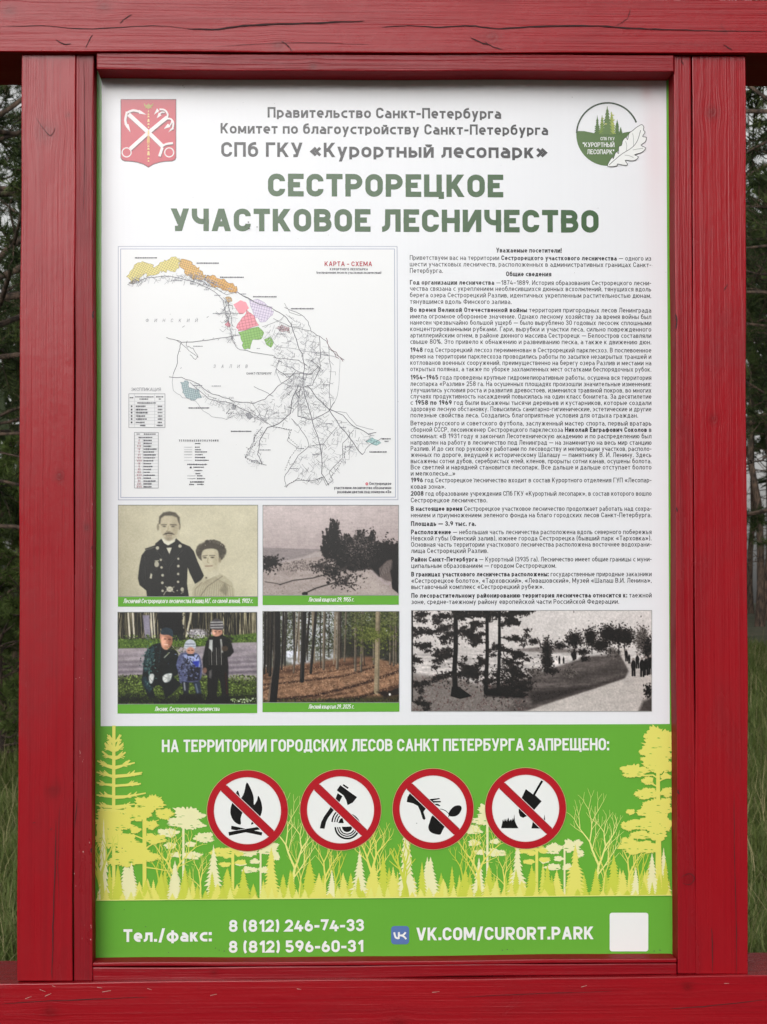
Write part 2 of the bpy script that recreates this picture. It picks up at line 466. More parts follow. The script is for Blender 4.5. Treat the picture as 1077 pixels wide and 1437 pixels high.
m_under = wood('shade_face_red', 'X', (), 30.0, .75, .6, matte=True, tone=.9)  # red copy with sheen cut, so undersides and inner faces look more shaded
def plank(name, px4, Yf, depth, mat, cracks=(), parent=frame, bev=0.0013, wav=0.0006, label=None, seed=1, scuffs=()):
    """squared timber whose front face has its corners at four photo pixels (TL, TR, BR, BL) on the plane Yf"""
    rng = random.Random(seed)
    c = [unp(x, y, Yf) for x, y in px4]
    bm = bmesh.new()
    fr = [bm.verts.new(p) for p in c]
    bk = [bm.verts.new(p + Vector((0, depth, 0))) for p in c]
    bm.faces.new(fr[::-1]); bm.faces.new(bk)
    for i in range(4):
        j = (i + 1) % 4
        bm.faces.new((fr[i], fr[j], bk[j], bk[i]))
    bmesh.ops.recalc_face_normals(bm, faces=bm.faces)
    # cut across the long direction so that the edges can wander a little, as sawn timber does
    v = c[1] - c[0]; h = c[3] - c[0]
    ax = v.normalized() if v.length > h.length else h.normalized()
    L = max(v.length, h.length); nseg = max(4, int(L / 0.06))
    for k in range(1, nseg):
        bmesh.ops.bisect_plane(bm, geom=bm.verts[:] + bm.edges[:] + bm.faces[:], plane_co=c[0] + ax * (L * k / nseg), plane_no=ax)
    eds = [e for e in bm.edges if len(e.link_faces) == 2 and e.calc_face_angle(0) > 0.5]
    bmesh.ops.bevel(bm, geom=eds, offset=bev, segments=2, profile=.6, affect='EDGES')
    ph = [rng.uniform(0, 6.28) for _ in range(6)]
    side = Vector((0, 0, 1)) if abs(ax.x) > .5 else Vector((1, 0, 0))
    for vt in bm.verts:
        s = vt.co.dot(ax)
        vt.co += side * wav * (math.sin(s * 9 + ph[0]) + .6 * math.sin(s * 23 + ph[1])) + Vector((0, wav * .5 * math.sin(s * 13 + ph[2]), 0))
    me = bpy.data.meshes.new(name)
    bm.to_mesh(me); bm.free()
    # drying cracks: thin dark slivers a hair proud of the face
    vs = [v.co.copy() for v in me.vertices]; fs = [tuple(p.vertices) for p in me.polygons]; mi = [0] * len(fs)
    for pts, wd in cracks:
        n = len(pts); b0 = len(vs)
        pts = smooth(pts, 5)
        n = len(pts)
        for i, p in enumerate(pts):
            q = pts[min(i + 1, n - 1)]; o_ = pts[max(i - 1, 0)]
            dx, dy = q[0] - o_[0], q[1] - o_[1]; l = math.hypot(dx, dy) or 1
            u = i / (n - 1); ww = wd * (0.15 + math.sin(math.pi * u) ** .5 * (.6 + .7 * rng.random())) / 2
            jx, jy = rng.gauss(0, .25), rng.gauss(0, .25)
            for sg in (1, -1):
                vs.append(unp(p[0] + jx - dy / l * ww * sg, p[1] + jy + dx / l * ww * sg, Yf - 0.0012))
        for i in range(n - 1):
            fs.append((b0 + 2 * i, b0 + 2 * i + 2, b0 + 2 * i + 3, b0 + 2 * i + 1)); mi.append(1)
    for x, y, l, dy in scuffs:                       # pale scratches through the paint
        b0 = len(vs)
        for qx, qy in ((x - l / 2, y - dy / 2 - .3), (x + l / 2, y + dy / 2 - .2), (x + l / 2, y + dy / 2 + .2), (x - l / 2, y - dy / 2 + .4)):
            vs.append(unp(qx, qy, Yf - 0.0013))
        fs.append((b0, b0 + 3, b0 + 2, b0 + 1)); mi.append(2)
    me2 = bpy.data.meshes.new(name)
    off = parent.location
    me2.from_pydata([v - off for v in vs], [], fs)
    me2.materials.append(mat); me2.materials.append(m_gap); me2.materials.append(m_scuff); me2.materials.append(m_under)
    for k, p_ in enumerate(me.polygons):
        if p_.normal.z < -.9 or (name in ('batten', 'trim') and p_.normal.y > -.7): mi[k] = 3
    me2.polygons.foreach_set('material_index', mi)
    o = link(bpy.data.objects.new(name, me2), parent)
    if label: o['label'] = label
    return o

def kn(lst, Y):
    out = []
    for x, y, r in lst:
        p = unp(x, y, Y); out.append((p.x, p.z, r / 1000))
    return out

YP, YB, YT = -0.050, -0.064, -0.058
ln = lambda x, xa, ya, xb, yb: ya + (x - xa) * (yb - ya) / (xb - xa)
tb = lambda x: ln(x, 30, 72.3, 1046, 74.6)
tt = lambda x: ln(x, 0, -8, 1077, .8)
bt = lambda x: ln(x, 25, 1379.9, 1050, 1369.4)
plank('beam', [(-260, tt(-260)), (1340, tt(1340)), (1340, tb(1340)), (-260, tb(-260))], YB, 0.205,
      wood('painted_beam', 'X', kn([(146, 8, 7), (392, 64, 8), (690, 52, 9), (15, 15, 8)], YB), 1.0, .44, .9, 1.0),
      cracks=[([(0, 37), (60, 36), (110, 40), (160, 39), (215, 36), (265, 40)], .9), ([(262, 40), (300, 41), (335, 37), (375, 34), (420, 33), (470, 31), (512, 29)], 2.2),
              ([(535, 38), (575, 36), (620, 38), (660, 36), (700, 40), (755, 37), (830, 36), (880, 39), (930, 41), (990, 43), (1077, 44)], 1.6),
              ([(168, 33), (176, 26), (186, 20)], 1.0), ([(395, 57), (404, 64), (411, 72)], 1.1), ([(680, 58), (692, 66), (706, 69)], 1.0), ([(300, 65), (420, 60), (520, 62)], .5),
              ([(120, 68), (126, 56), (130, 48)], .9), ([(78, 55), (90, 62), (100, 61)], 1.4), ([(1015, 62), (1022, 67), (1028, 70)], .9), ([(865, 36), (880, 26), (885, 12)], .7), ([(660, 52), (676, 60), (690, 63)], 1.4)],
      seed=1, label='top beam with a long drying crack')
plank('beam', [(-260, bt(-260)), (1340, bt(1340)), (1340, 1470), (-260, 1476)], YB, 0.205,
      wood('painted_beam_low', 'X', kn([(966, 1384, 6), (70, 1420, 8), (560, 1440, 9)], YB), 2.0, .40, .75, .2),
      cracks=[([(0, 1409), (60, 1405), (120, 1403), (210, 1399)], .9), ([(940, 1416), (1000, 1411), (1077, 1403)], .9), ([(640, 1400), (760, 1394), (860, 1391)], .6)], scuffs=[(60, 1390, 8, 3), (68, 1396, 9, -4), (140, 1386, 7, 1), (150, 1391, 12, -2), (76, 1384, 5, 2), (300, 1396, 9, -2), (420, 1388, 6, 1), (612, 1392, 10, -1), (820, 1384, 8, -2), (1020, 1380, 7, 0), (40, 1400, 9, -3), (210, 1388, 6, 2)],
      seed=2, label='bottom beam')
plank('post', [(30.5, 73.8), (106.2, 73.8), (102.4, 1376.6), (24.5, 1376.6)], YP, 0.10,
      wood('painted_post', 'Z', kn([(66, 185, 11), (96, 161, 3), (84, 668, 6), (76, 1108, 9)], YP), 3.0, .40, .8, .15),
      cracks=[([(73, 1376), (74, 1340), (75, 1290), (77, 1225), (79, 1150)], 1.1), ([(83, 1270), (82, 1200), (84, 1130)], .5), ([(51, 165), (70, 190), (78, 178)], .7), ([(46, 1155), (50, 1154)], .8), ([(70, 1165), (74, 1162)], .8)], seed=3)
plank('post', [(971.2, 78.2), (1046.2, 78.2), (1050.6, 1366.4), (977.6, 1366.8)], YP, 0.10,
      wood('painted_post_right', 'Z', kn([(999, 157, 8), (1002, 588, 6)], YP), 4.0, .40, .65, .2),
      cracks=[([(1000, 1366), (1000, 1330), (999, 1302)], .8), ([(1034, 1366), (1034, 1310), (1031, 1200), (1030, 1110)], .7), ([(1016, 407), (1022, 398)], .9)], seed=4)
plank('batten', [(107.2, 73.8), (132.3, 73.8), (129.3, 1376.4), (103.3, 1376.4)], YP + .0015, 0.0475,
      wood('painted_batten', 'Z', kn([(122, 740, 4)], YP), 5.0, .46, 1.3, .3, chips=.6, tone=.80),
      cracks=[([(131.5, 436), (130.5, 441), (131.2, 447)], 2.2), ([(129.6, 766), (129, 771)], 1.6), ([(128.5, 1190), (127.8, 1196)], 1.6), ([(118, 86), (119, 200), (117, 300)], .5), ([(109, 1120), (104.5, 1162)], .8)], seed=5)
plank('batten', [(946.6, 78.4), (970.4, 78.4), (976.8, 1366.4), (951, 1366.4)], YP + .001, 0.048,
      wood('painted_batten_right', 'Z', kn([(967, 1233, 7), (985, 1254, 4)], YP), 6.0, .42, .9, .2, tone=.92),
      cracks=[([(948.5, 440), (950, 450), (948.7, 462)], 1.8), ([(949.5, 712), (950.5, 718)], 1.8), ([(951.5, 1108), (952.5, 1114)], 2.0), ([(956, 84), (960, 91)], 1.0), ([(955, 1232), (966, 1226), (975, 1231), (968, 1241), (958, 1239)], .7)], seed=6)
plank('trim', [(136, 74.6), (945.9, 77.4), (945.9, 100.6), (136, 97.9)], YT, 0.0565,
      wood('painted_trim', 'X', kn([(440, 93, 5), (250, 106, 4)], YT), 7.0, .44, 1.5, .5, tone=.82), seed=7)
plank('trim', [(130.4, 1351.6), (950, 1345.2), (950, 1351.0), (130.4, 1357.0)], YP + .002, 0.0465,
      wood('painted_trim_low', 'X', (), 8.0, .40, .9, .1, tone=.9), seed=8, bev=.0015)
plank('trim', [(130.4, 1358.0), (950, 1351.8), (950, 1367.2), (130.4, 1376.6)], YP + .003, 0.0455,
      wood('painted_trim_foot', 'X', kn([(300, 1366, 4)], YP), 9.0, .40, .9, .1, tone=.85), seed=9, bev=.0015)
# legs below the lower beam, out of the picture
for x0, x1, sd_ in ((24, 102, 11), (977, 1051, 12)):
    a = unp(x0, 1476, YP); b_ = unp(x1, 1476, YP)
    zt = unp(538, 1480, YB).z + 0.012
    bm = bmesh.new()
    bmesh.ops.create_cube(bm, size=1)
    for v in bm.verts:
        v.co = Vector((a.x if v.co.x < 0 else b_.x, YP if v.co.y < 0 else YP + .1, 0.0 if v.co.z < 0 else min(unp(x0, 1472, YB).z, unp(x1, 1472, YB).z) - .006)) - frame.location
    bmesh.ops.bevel(bm, geom=bm.edges[:], offset=.003, segments=2, affect='EDGES')
    me = bpy.data.meshes.new('leg'); bm.to_mesh(me); bm.free()
    me.materials.append(wood('painted_leg', 'Z', (), sd_, .4))
    link(bpy.data.objects.new('leg', me), frame)

# ------------------------------------------------------------------ the printed board
TLp, BRp = P2(139, 113), P2(945, 1345)
bx0, bx1, bz0, bz1 = -0.010, 0.820, -0.012, 1.248
def board_mat(name, col, red_tint=False):
    mt, t, b = new_mat(name)
    N = t.nodes.new; Lk = t.links.new
    tc = N('ShaderNodeTexCoord')
    mp = N('ShaderNodeMapping'); mp.inputs['Scale'].default_value = (220, 1, 1.2)
    Lk(tc.outputs['Object'], mp.inputs[0])
    ns = N('ShaderNodeTexNoise'); ns.inputs['Scale'].default_value = 1; ns.inputs['Detail'].default_value = 2
    Lk(mp.outputs[0], ns.inputs['Vector'])
    n2 = N('ShaderNodeTexNoise'); n2.inputs['Scale'].default_value = 9; n2.inputs['Detail'].default_value = 5
    Lk(tc.outputs['Object'], n2.inputs['Vector'])
    ad = N('ShaderNodeMath'); ad.operation = 'MULTIPLY_ADD'; ad.inputs[1].default_value = .6
    Lk(ns.outputs['Fac'], ad.inputs[0]); Lk(n2.outputs['Fac'], ad.inputs[2])
    r = N('ShaderNodeValToRGB'); Lk(ad.outputs[0], r.inputs[0])
    r.color_ramp.elements[0].position = .55; r.color_ramp.elements[1].position = 1.05
    r.color_ramp.elements[0].color = (*[v * .985 for v in col], 1); r.color_ramp.elements[1].color = (*[min(.84, v * 1.01) for v in col], 1)
    out = r.outputs[0]
    if red_tint:
        # reddish tint in soft ellipses on the upper right margin
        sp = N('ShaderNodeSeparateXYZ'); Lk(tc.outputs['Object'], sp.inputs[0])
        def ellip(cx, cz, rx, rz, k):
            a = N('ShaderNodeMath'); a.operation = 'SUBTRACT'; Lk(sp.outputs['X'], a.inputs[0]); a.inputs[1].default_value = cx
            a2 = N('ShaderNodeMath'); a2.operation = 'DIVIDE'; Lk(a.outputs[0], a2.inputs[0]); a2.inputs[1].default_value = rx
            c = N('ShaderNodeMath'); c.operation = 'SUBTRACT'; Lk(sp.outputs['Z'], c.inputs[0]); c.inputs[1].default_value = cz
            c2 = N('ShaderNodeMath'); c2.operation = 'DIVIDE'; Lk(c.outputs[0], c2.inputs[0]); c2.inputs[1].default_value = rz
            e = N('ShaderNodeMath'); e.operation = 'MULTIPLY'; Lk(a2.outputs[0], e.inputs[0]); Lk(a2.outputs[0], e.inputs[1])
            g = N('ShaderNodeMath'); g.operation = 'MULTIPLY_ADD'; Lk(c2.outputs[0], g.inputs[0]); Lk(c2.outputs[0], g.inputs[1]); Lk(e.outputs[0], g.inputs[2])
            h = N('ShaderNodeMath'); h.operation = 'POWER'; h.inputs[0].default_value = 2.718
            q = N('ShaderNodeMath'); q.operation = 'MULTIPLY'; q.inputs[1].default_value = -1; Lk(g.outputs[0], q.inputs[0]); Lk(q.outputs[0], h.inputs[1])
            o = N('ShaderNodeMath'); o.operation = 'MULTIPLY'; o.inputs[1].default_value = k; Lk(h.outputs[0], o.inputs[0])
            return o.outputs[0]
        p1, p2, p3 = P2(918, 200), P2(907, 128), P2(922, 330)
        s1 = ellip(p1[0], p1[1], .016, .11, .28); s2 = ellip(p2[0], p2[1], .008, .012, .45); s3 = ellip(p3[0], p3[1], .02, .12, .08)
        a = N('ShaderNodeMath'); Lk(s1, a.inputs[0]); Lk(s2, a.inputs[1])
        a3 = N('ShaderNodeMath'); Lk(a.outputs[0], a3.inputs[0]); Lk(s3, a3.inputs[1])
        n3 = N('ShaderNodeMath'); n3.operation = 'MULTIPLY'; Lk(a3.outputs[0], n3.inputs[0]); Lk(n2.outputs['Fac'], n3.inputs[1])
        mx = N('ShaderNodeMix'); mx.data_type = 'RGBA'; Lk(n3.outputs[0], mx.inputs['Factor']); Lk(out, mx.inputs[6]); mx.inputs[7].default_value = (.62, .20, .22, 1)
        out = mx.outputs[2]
    Lk(out, b.inputs['Base Color'])
    b.inputs['Roughness'].default_value = 0.19
    b.inputs['Specular IOR Level'].default_value = 0.42
    bp = N('ShaderNodeBump'); bp.inputs['Strength'].default_value = .012; bp.inputs['Distance'].default_value = .001
    Lk(ns.outputs['Fac'], bp.inputs['Height']); Lk(bp.outputs[0], b.inputs['Normal'])
    return mt
GREEN = hx('64a838')
m_green = board_mat('print_green_field', GREEN)
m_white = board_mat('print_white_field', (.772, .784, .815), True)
bm = bmesh.new(); bmesh.ops.create_cube(bm, size=1)
for v in bm.verts:
    v.co = Vector((bx0 if v.co.x < 0 else bx1, 0 if v.co.y < 0 else .006, bz0 if v.co.z < 0 else bz1))
me = bpy.data.meshes.new('information_board'); bm.to_mesh(me); bm.free(); me.materials.append(m_green)
board = link(bpy.data.objects.new('information_board', me))
board.location = (0, 0, Z0)
tag(board, 'white and green forestry information board with map, photographs and prohibition signs', 'information board')

WHT = ink('f2f4f2', .9); TITLE = ink('2c5326'); GREY = ink('2f2f33'); BODY = ink('3a3a3d'); GCAP = ink('64a838')
def simple(name, fn, base, label=None):
    s = Sheet(base); fn(s); return s.build(name, board, label)

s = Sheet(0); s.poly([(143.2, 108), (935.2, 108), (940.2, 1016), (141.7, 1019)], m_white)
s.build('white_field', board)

# header and title
for str_, x0, x1, yl, yr, cap, wt in (('Правительство Санкт-Петербурга', 375.8, 703.6, 165.8, 166.2, 14.8, .185),
                                   ('Комитет по благоустройству Санкт-Петербурга', 309.8, 769.4, 188.1, 189, 14.6, .185),
                                   ('СПб ГКУ «Курортный лесопарк»', 310.7, 768.4, 220.7, 221.5, 20.4, .18)):
    s = Sheet(1); text(s, [(str_, wt)], x0, x1, yl, yr, cap, GREY); s.build('header_text', board)
for str_, x0, x1, yl, yr in (('СЕСТРОРЕЦКОЕ', 376.2, 706.6, 275.6, 276.6), ('УЧАСТКОВОЕ ЛЕСНИЧЕСТВО', 239.7, 840.6, 324.4, 326.2)):
    s = Sheet(1); text(s, [(str_, .225)], x0, x1, yl, yr, 31.6, TITLE, gap=.105, space=.46); s.build('title_text', board)

# coat of arms
Z = zm(160, 130, 10.77)
cr = ink('c23f4f'); cw = ink('f6e6e8', .95); cg = ink('b09a4c'); cdk = ink('6a2a35')
s = Sheet(1)
sh = [(103, 98), (945, 98), (945, 985), (930, 1020), (885, 1040), (780, 1046), (700, 1058), (600, 1090), (525, 1135), (450, 1090), (350, 1058), (270, 1046), (165, 1040), (120, 1020), (103, 985)]
s.poly(Z(sh), cdk)
s.poly(Z([(525 + (x - 525) * .972, 560 + (y - 560) * .972) for x, y in sh]), cr, 2)
arms = s.build('coat_of_arms', board)
def anchor(paths, polys, rings):
    s = Sheet(2)
    for i, (p, w_) in enumerate(paths):
        p = smooth(p, 4) if len(p) > 2 else p
        s.strip(Z([(x + 8, y + 16) for x, y in p]), w_ / 10.77, cdk, i * .3)
        s.strip(Z(p), w_ / 10.77, cw, 4 + i * .3)
    for p in polys: s.poly(Z(p), cw, 6)
    for x, y, r in rings: s.strip(Z(circ(x, y, r, 28)), 1.5, cw, 5, True)
    s.build('anchor', arms)
anchor([([(225, 330), (520, 600), (735, 810)], 62), ([(200, 290), (175, 420), (205, 520)], 34), ([(210, 300), (300, 270), (420, 300)], 34), ([(720, 820), (790, 780), (895, 765)], 30), ([(735, 830), (690, 965)], 40)],
       [[(160, 470), (225, 480), (255, 605), (185, 520)], [(385, 262), (495, 335), (380, 318)]], [(838, 905, 68)])
anchor([([(250, 850), (525, 605), (810, 370)], 56), ([(800, 390), (815, 330), (770, 265), (690, 255)], 26), ([(770, 300), (720, 300), (690, 330)], 22), ([(790, 395), (860, 400), (900, 460), (885, 560)], 26), ([(880, 430), (860, 480), (835, 510)], 20)],
       [[(655, 240), (690, 280), (608, 335)], [(680, 300), (720, 345), (650, 390)], [(820, 470), (860, 520), (755, 550)], [(865, 540), (912, 545), (825, 605)]], [(195, 905, 68)])
s = Sheet(3)
for y0, y1, w_ in ((270, 300, 16), (315, 340, 26), (350, 375, 30), (400, 445, 34), (465, 490, 32), (515, 535, 22), (570, 640, 30), (650, 760, 46), (770, 785, 44), (800, 820, 34), (835, 865, 34), (885, 950, 40), (985, 1005, 30), (1025, 1045, 26)):
    s.poly(Z([(525 - w_ / 2, y1), (525 - w_ * .3, y0), (525 + w_ * .3, y0), (525 + w_ / 2, y1)]), ink('e8c98a') if y0 < 640 or y0 > 790 else ink('d8a860'), 3)
s.poly(Z([(455, 155), (480, 190), (510, 185), (525, 165), (540, 185), (570, 190), (600, 155), (590, 205), (565, 215), (580, 240), (545, 235), (525, 255), (505, 235), (470, 240), (485, 215), (462, 205)]), cg, 5)
s.build('sceptre', arms)

# park emblem
Z = zm(800, 135, 8.975)
eg = ink('4f6d38'); ed = ink('3c4a3c')
s = Sheet(1)
arc = [(475 + 390 * math.cos(math.radians(a)), 480 + 395 * math.sin(math.radians(a))) for a in range(-22, -184, -6)]
s.strip(Z(arc), 2.3, ed, 2)
low = [(475 + 395 * math.cos(math.radians(a)), 480 + 398 * math.sin(math.radians(a))) for a in range(186, 75, -6)]
s.poly(Z(low + [(560, 770), (640, 640), (700, 540), (760, 450), (790, 440), (680, 460), (660, 470), (300, 465), (180, 440)]), eg)
emb = s.build('park_emblem', board)
def fir_poly(cx, top, base, hw, n, rng, droop=.35):
    L, R = [], []
    for i in range(n):
        t = (i + .6) / n; y = top + (base - top) * t
        wv = hw * (t ** .85) * rng.uniform(.8, 1.15)
        dy = (base - top) / n
        for side, lst in ((-1, L), (1, R)):
            w2 = wv * rng.uniform(.85, 1.15)
            lst.append((cx + side * w2, y + dy * droop)); lst.append((cx + side * w2 * .52, y + dy * .25))
    return [(cx, top)] + R + [(cx + hw * .3, base), (cx - hw * .3, base)] + L[::-1]
rg = random.Random(4)
s = Sheet(2)
for cx, tp, bs, hw, col in ((345, 235, 470, 45, eg), (595, 290, 470, 45, eg), (640, 385, 475, 32, eg), (405, 235, 480, 55, ink('6f8a3c')), (525, 190, 480, 75, ink('93a24a')), (470, 120, 480, 78, ink('5b7740'))):
    s.poly(Z(fir_poly(cx, tp, bs, hw, 9, rg)), col, 1 + s.base * 0 + len(s.f) * .01)
for cx, cy, r in ((400, 330, 16), (540, 240, 22), (550, 300, 20), (420, 280, 14), (450, 350, 22), (540, 350, 24), (520, 215, 16)):
    s.poly(Z([(cx - r, cy), (cx - r * .2, cy - r * .4), (cx + r, cy - r * .1), (cx + r * .3, cy + r * .45)]), ink('b5b86a'), 5)
s.build('emblem_trees', emb)
s = Sheet(2); NARC = 3
lab = zm(800, 135, 8.975)
for st, x0, x1, y, cap in (('СПб ГКУ', 385, 562, 556, 40), ('"КУРОРТНЫЙ', 160, 560, 642, 58), ('ЛЕСОПАРК"', 218, 558, 732, 60)):
    a, b_ = lab([(x0, y), (x1, y)])
    text(s, [(st, .15)], a[0], b_[0], a[1], b_[1], cap / 8.975, WHT, 6, gap=.1)
s.build('emblem_lettering', emb)
s = Sheet(3)
leaf = [(475, 885), (510, 800), (540, 770), (545, 790), (580, 705), (612, 725), (615, 640), (650, 620), (665, 560), (705, 520), (725, 550), (745, 470), (790, 435), (830, 400), (870, 375), (905, 360), (930, 390), (925, 430), (945, 455), (915, 510), (960, 520), (950, 575), (895, 620), (950, 650), (930, 690), (880, 720), (815, 740), (860, 765), (830, 805), (770, 815), (695, 810), (725, 860), (690, 875), (600, 855), (590, 880)]
leaf = smooth(leaf, 3, True)
s.poly(Z(leaf), WHT, 4)
s.strip(Z(leaf), .75, ink('1e2220'), 6, True)
for v, w_ in (([(490, 870), (640, 740), (780, 650), (850, 560), (890, 430)], .8), ([(800, 640), (800, 540), (790, 470)], .45), ([(710, 690), (715, 620), (700, 570)], .45), ([(790, 680), (850, 668), (920, 660)], .45), ([(690, 745), (740, 750), (800, 775)], .45)):
    s.strip(Z(smooth(v, 4)), w_, ink('5a5f5c'), 8)
s.build('oak_leaf', emb)

# article text
ART = [
 ('c', 696.5, 788.5, [(354.6, '*Уважаемые посетители!')]),
 ('j', 0, 0, [(365.3, 'Приветствуем вас на территории *Сестрорецкого участкового лесничества* — одного из'), (374.4, 'шести участковых лесничеств, расположенных в административных границах Санкт-'), (383.5, 'Петербурга.|')]),
 ('c', 710.4, 774, [(387.8, '*Общие сведения')]),
 ('j', 0, 0, [(400, '*Год организации лесничества* —1874–1889. История образования Сестрорецкого лесни-'), (408.6, 'чества связана с укреплением необлесившихся дюнных всхолмлений, тянущихся вдоль'), (417.7, 'берега озера Сестрорецкий Разлив, идентичных укрепленным растительностью дюнам,'), (426.8, 'тянувшимся вдоль Финского залива.|')]),
 ('j', 0, 0, [(438.3, '*Во время Великой Отечественной войны* территория пригородных лесов Ленинграда'), (447.4, 'имела огромное оборонное значение. Однако лесному хозяйству за время войны был'), (456.1, 'нанесен чрезвычайно большой ущерб — было вырублено 30 годовых лесосек сплошными'), (465.1, 'концентрированными рубками. Гари, вырубки и участки леса, сильно поврежденного'), (474, 'артиллерийским огнем, в районе дюнного массива Сестрорецк — Белоостров составляли'), (483, 'свыше 80%. Это привело к обнажению и развеиванию песка, а также к движению дюн.')]),
 ('j', 0, 0, [(494.5, '*1948* год Сестрорецкий лесхоз переименован в Сестрорецкий парклесхоз. В послевоенное'), (503.5, 'время на территории парклесхоза проводились работы по засыпке незакрытых траншей и'), (512.4, 'котлованов военных сооружений, преимущественно на берегу озера Разлив и местами на'), (521.3, 'открытых полянах, а также по уборке захламленных мест остатками беспорядочных рубок.')]),
 ('j', 0, 0, [(533, '*1954–1965* года проведены крупные гидромелиоративные работы, осушена вся территория'), (542, 'лесопарка «Разлив» 258 га. На осушенных площадях произошли значительные изменения:'), (550.8, 'улучшились условия роста и развития древостоев, изменился травяной покров, во многих'), (559.5, 'случаях продуктивность насаждений повысилась на один класс бонитета. За десятилетие'), (568.4, 'с *1958 по 1969* год были высажены тысячи деревьев и кустарников, которые создали'), (577.2, 'здоровую лесную обстановку. Повысились санитарно-гигиенические, эстетические и другие'), (586, 'полезные свойства леса. Создались благоприятные условия для отдыха граждан.|')]),
 ('j', 0, 0, [(597.2, 'Ветеран русского и советского футбола, заслуженный мастер спорта, первый вратарь'), (606.2, 'сборной СССР, лесоинженер Сестрорецкого парклесхоза *Николай Евграфович Соколов* в'), (615.2, 'споминал: «В 1931 году я закончил Лесотехническую академию и по распределению был'), (624.2, 'направлен на работу в лесничество под Ленинград — на знаменитую на весь мир станцию'), (632.9, 'Разлив. И до сих пор руковожу работами по лесоводству и мелиорации участков, располо-'), (641.5, 'женных по дороге, ведущей к историческому Шалашу — памятнику В. И. Ленину. Здесь'), (650.2, 'высажены сотни дубов, серебристых елей, кленов, прорыты сотни канав, осушены болота.'), (658.9, 'Все светлей и нарядней становится лесопарк. Все дальше и дальше отступает болото'), (667.6, 'и мелколесье…»|')]),
 ('j', 0, 0, [(677, '*1996* год Сестрорецкое лесничество входит в состав Курортного отделения ГУП «Лесопар-'), (686, 'ковая зона».|')]),
 ('j', 0, 0, [(695.8, '*2008* год образование учреждения СПб ГКУ «Курортный лесопарк», в состав которого вошло'), (705.1, 'Сестрорецкое лесничество.|')]),
 ('j', 0, 0, [(717, '*В настоящее время* Сестрорецкое участковое лесничество продолжает работать над сохра-'), (726, 'нением и приумножением зеленого фонда на благо городских лесов Санкт-Петербурга.')]),
 ('j', 0, 0, [(738, '*Площадь — 3,9 тыс. га.|')]),
 ('j', 0, 0, [(749.7, '*Расположение* — небольшая часть лесничества расположена вдоль северного побережья'), (758.5, 'Невской губы (Финский залив), южнее города Сестрорецка (бывший парк «Тарховка»).'), (767.2, 'Основная часть территории участкового лесничества расположена восточнее водохрани-'), (776, 'лища Сестрорецкий Разлив.|')]),
 ('j', 0, 0, [(788, '*Район Санкт-Петербурга* — Курортный (3935 га). Лесничество имеет общие границы с муни-'), (796.9, 'ципальным образованием — городом Сестрорецком.|')]),
 ('j', 0, 0, [(808.9, '*В границах участкового лесничества расположены:* государственные природные заказники'), (817.9, '«Сестрорецкое болото», «Тарховский», «Левашовский», Музей «Шалаш В.И. Ленина»,'), (826.5, 'выставочный комплекс «Сестрорецкий рубеж».|')]),
 ('j', 0, 0, [(838.7, '*По лесорастительному районированию территория лесничества относится к:* таежной'), (847.5, 'зоне, средне-таежному району европейской части Российской Федерации.|')]),
]
NARC = 2
def runs_of(st):
    out = []; bold = False
    for part in st.split('*'):
        if part: out.append((part, .215 if bold else .142))
        bold = not bold
    return out
for kind, xa, xb, lines in ART:
    s = Sheet(1)
    for y, st in lines:
        last = st.endswith('|'); st = st.rstrip('|')
        xl = 575.4 + (y - 365) * .0045; xr = 914.0 + (y - 365) * .0015
        if kind == 'c': text(s, runs_of(st), xa, xb, y, y, 6.7, BODY)
        elif last: text(s, runs_of(st), xl, xr, y, y, 6.7, BODY, justify='left', kx=.93, gap=.14, space=.50)
        else: text(s, runs_of(st), xl, xr, y + .4, y - .4, 6.7, BODY, justify='scale', gap=.14, space=.50)
    s.build('paragraph', board)
NARC = 5
# warning line, contacts
s = Sheet(1); text(s, [('НА ТЕРРИТОРИИ ГОРОДСКИХ ЛЕСОВ САНКТ ПЕТЕРБУРГА ЗАПРЕЩЕНО:', .185)], 227.6, 855, 1056.4, 1052, 17.4, WHT, gap=.105, space=.44); s.build('warning_text', board)
for st, x0, x1, yl, yr, cap in (('Тел./факс:', 173.6, 297.3, 1321.6, 1321.2, 17.8), ('8 (812) 246-74-33', 321.6, 511.2, 1307.4, 1306.8, 16.8), ('8 (812) 596-60-31', 321.4, 510.2, 1336.8, 1336, 16.8), ('VK.COM/CURORT.PARK', 584.6, 833.2, 1320.2, 1317.4, 17.9)):
    s = Sheet(1); text(s, [(st, .20)], x0, x1, yl, yr, cap, WHT, gap=.11, space=.44); s.build('contact_text', board)
# site logo: two white letters on a rounded blue square
s = Sheet(1); s.poly(rrect(549.2, 1299.4, 574.4, 1325.0, 4.5), ink('5874ab'))
lg = s.build('site_logo', board)
s = Sheet(2)
Z = zm(540, 1280, 2.834)
for i, (p, w_) in enumerate((([(38, 80), (44, 100), (56, 104)], 2.6), ([(56, 106), (57, 79)], 2.6), ([(60, 92), (72, 92), (84, 80)], 2.5), ([(66, 91), (78, 98), (86, 107)], 2.5))):
    s.strip(Z(smooth(p, 4) if len(p) > 2 else p), w_, WHT, i)
s.build('logo_letters', lg)
s = Sheet(1); s.poly(rrect(855.8, 1280.8, 910, 1335, 3.5), WHT); s.build('blank_label', board)

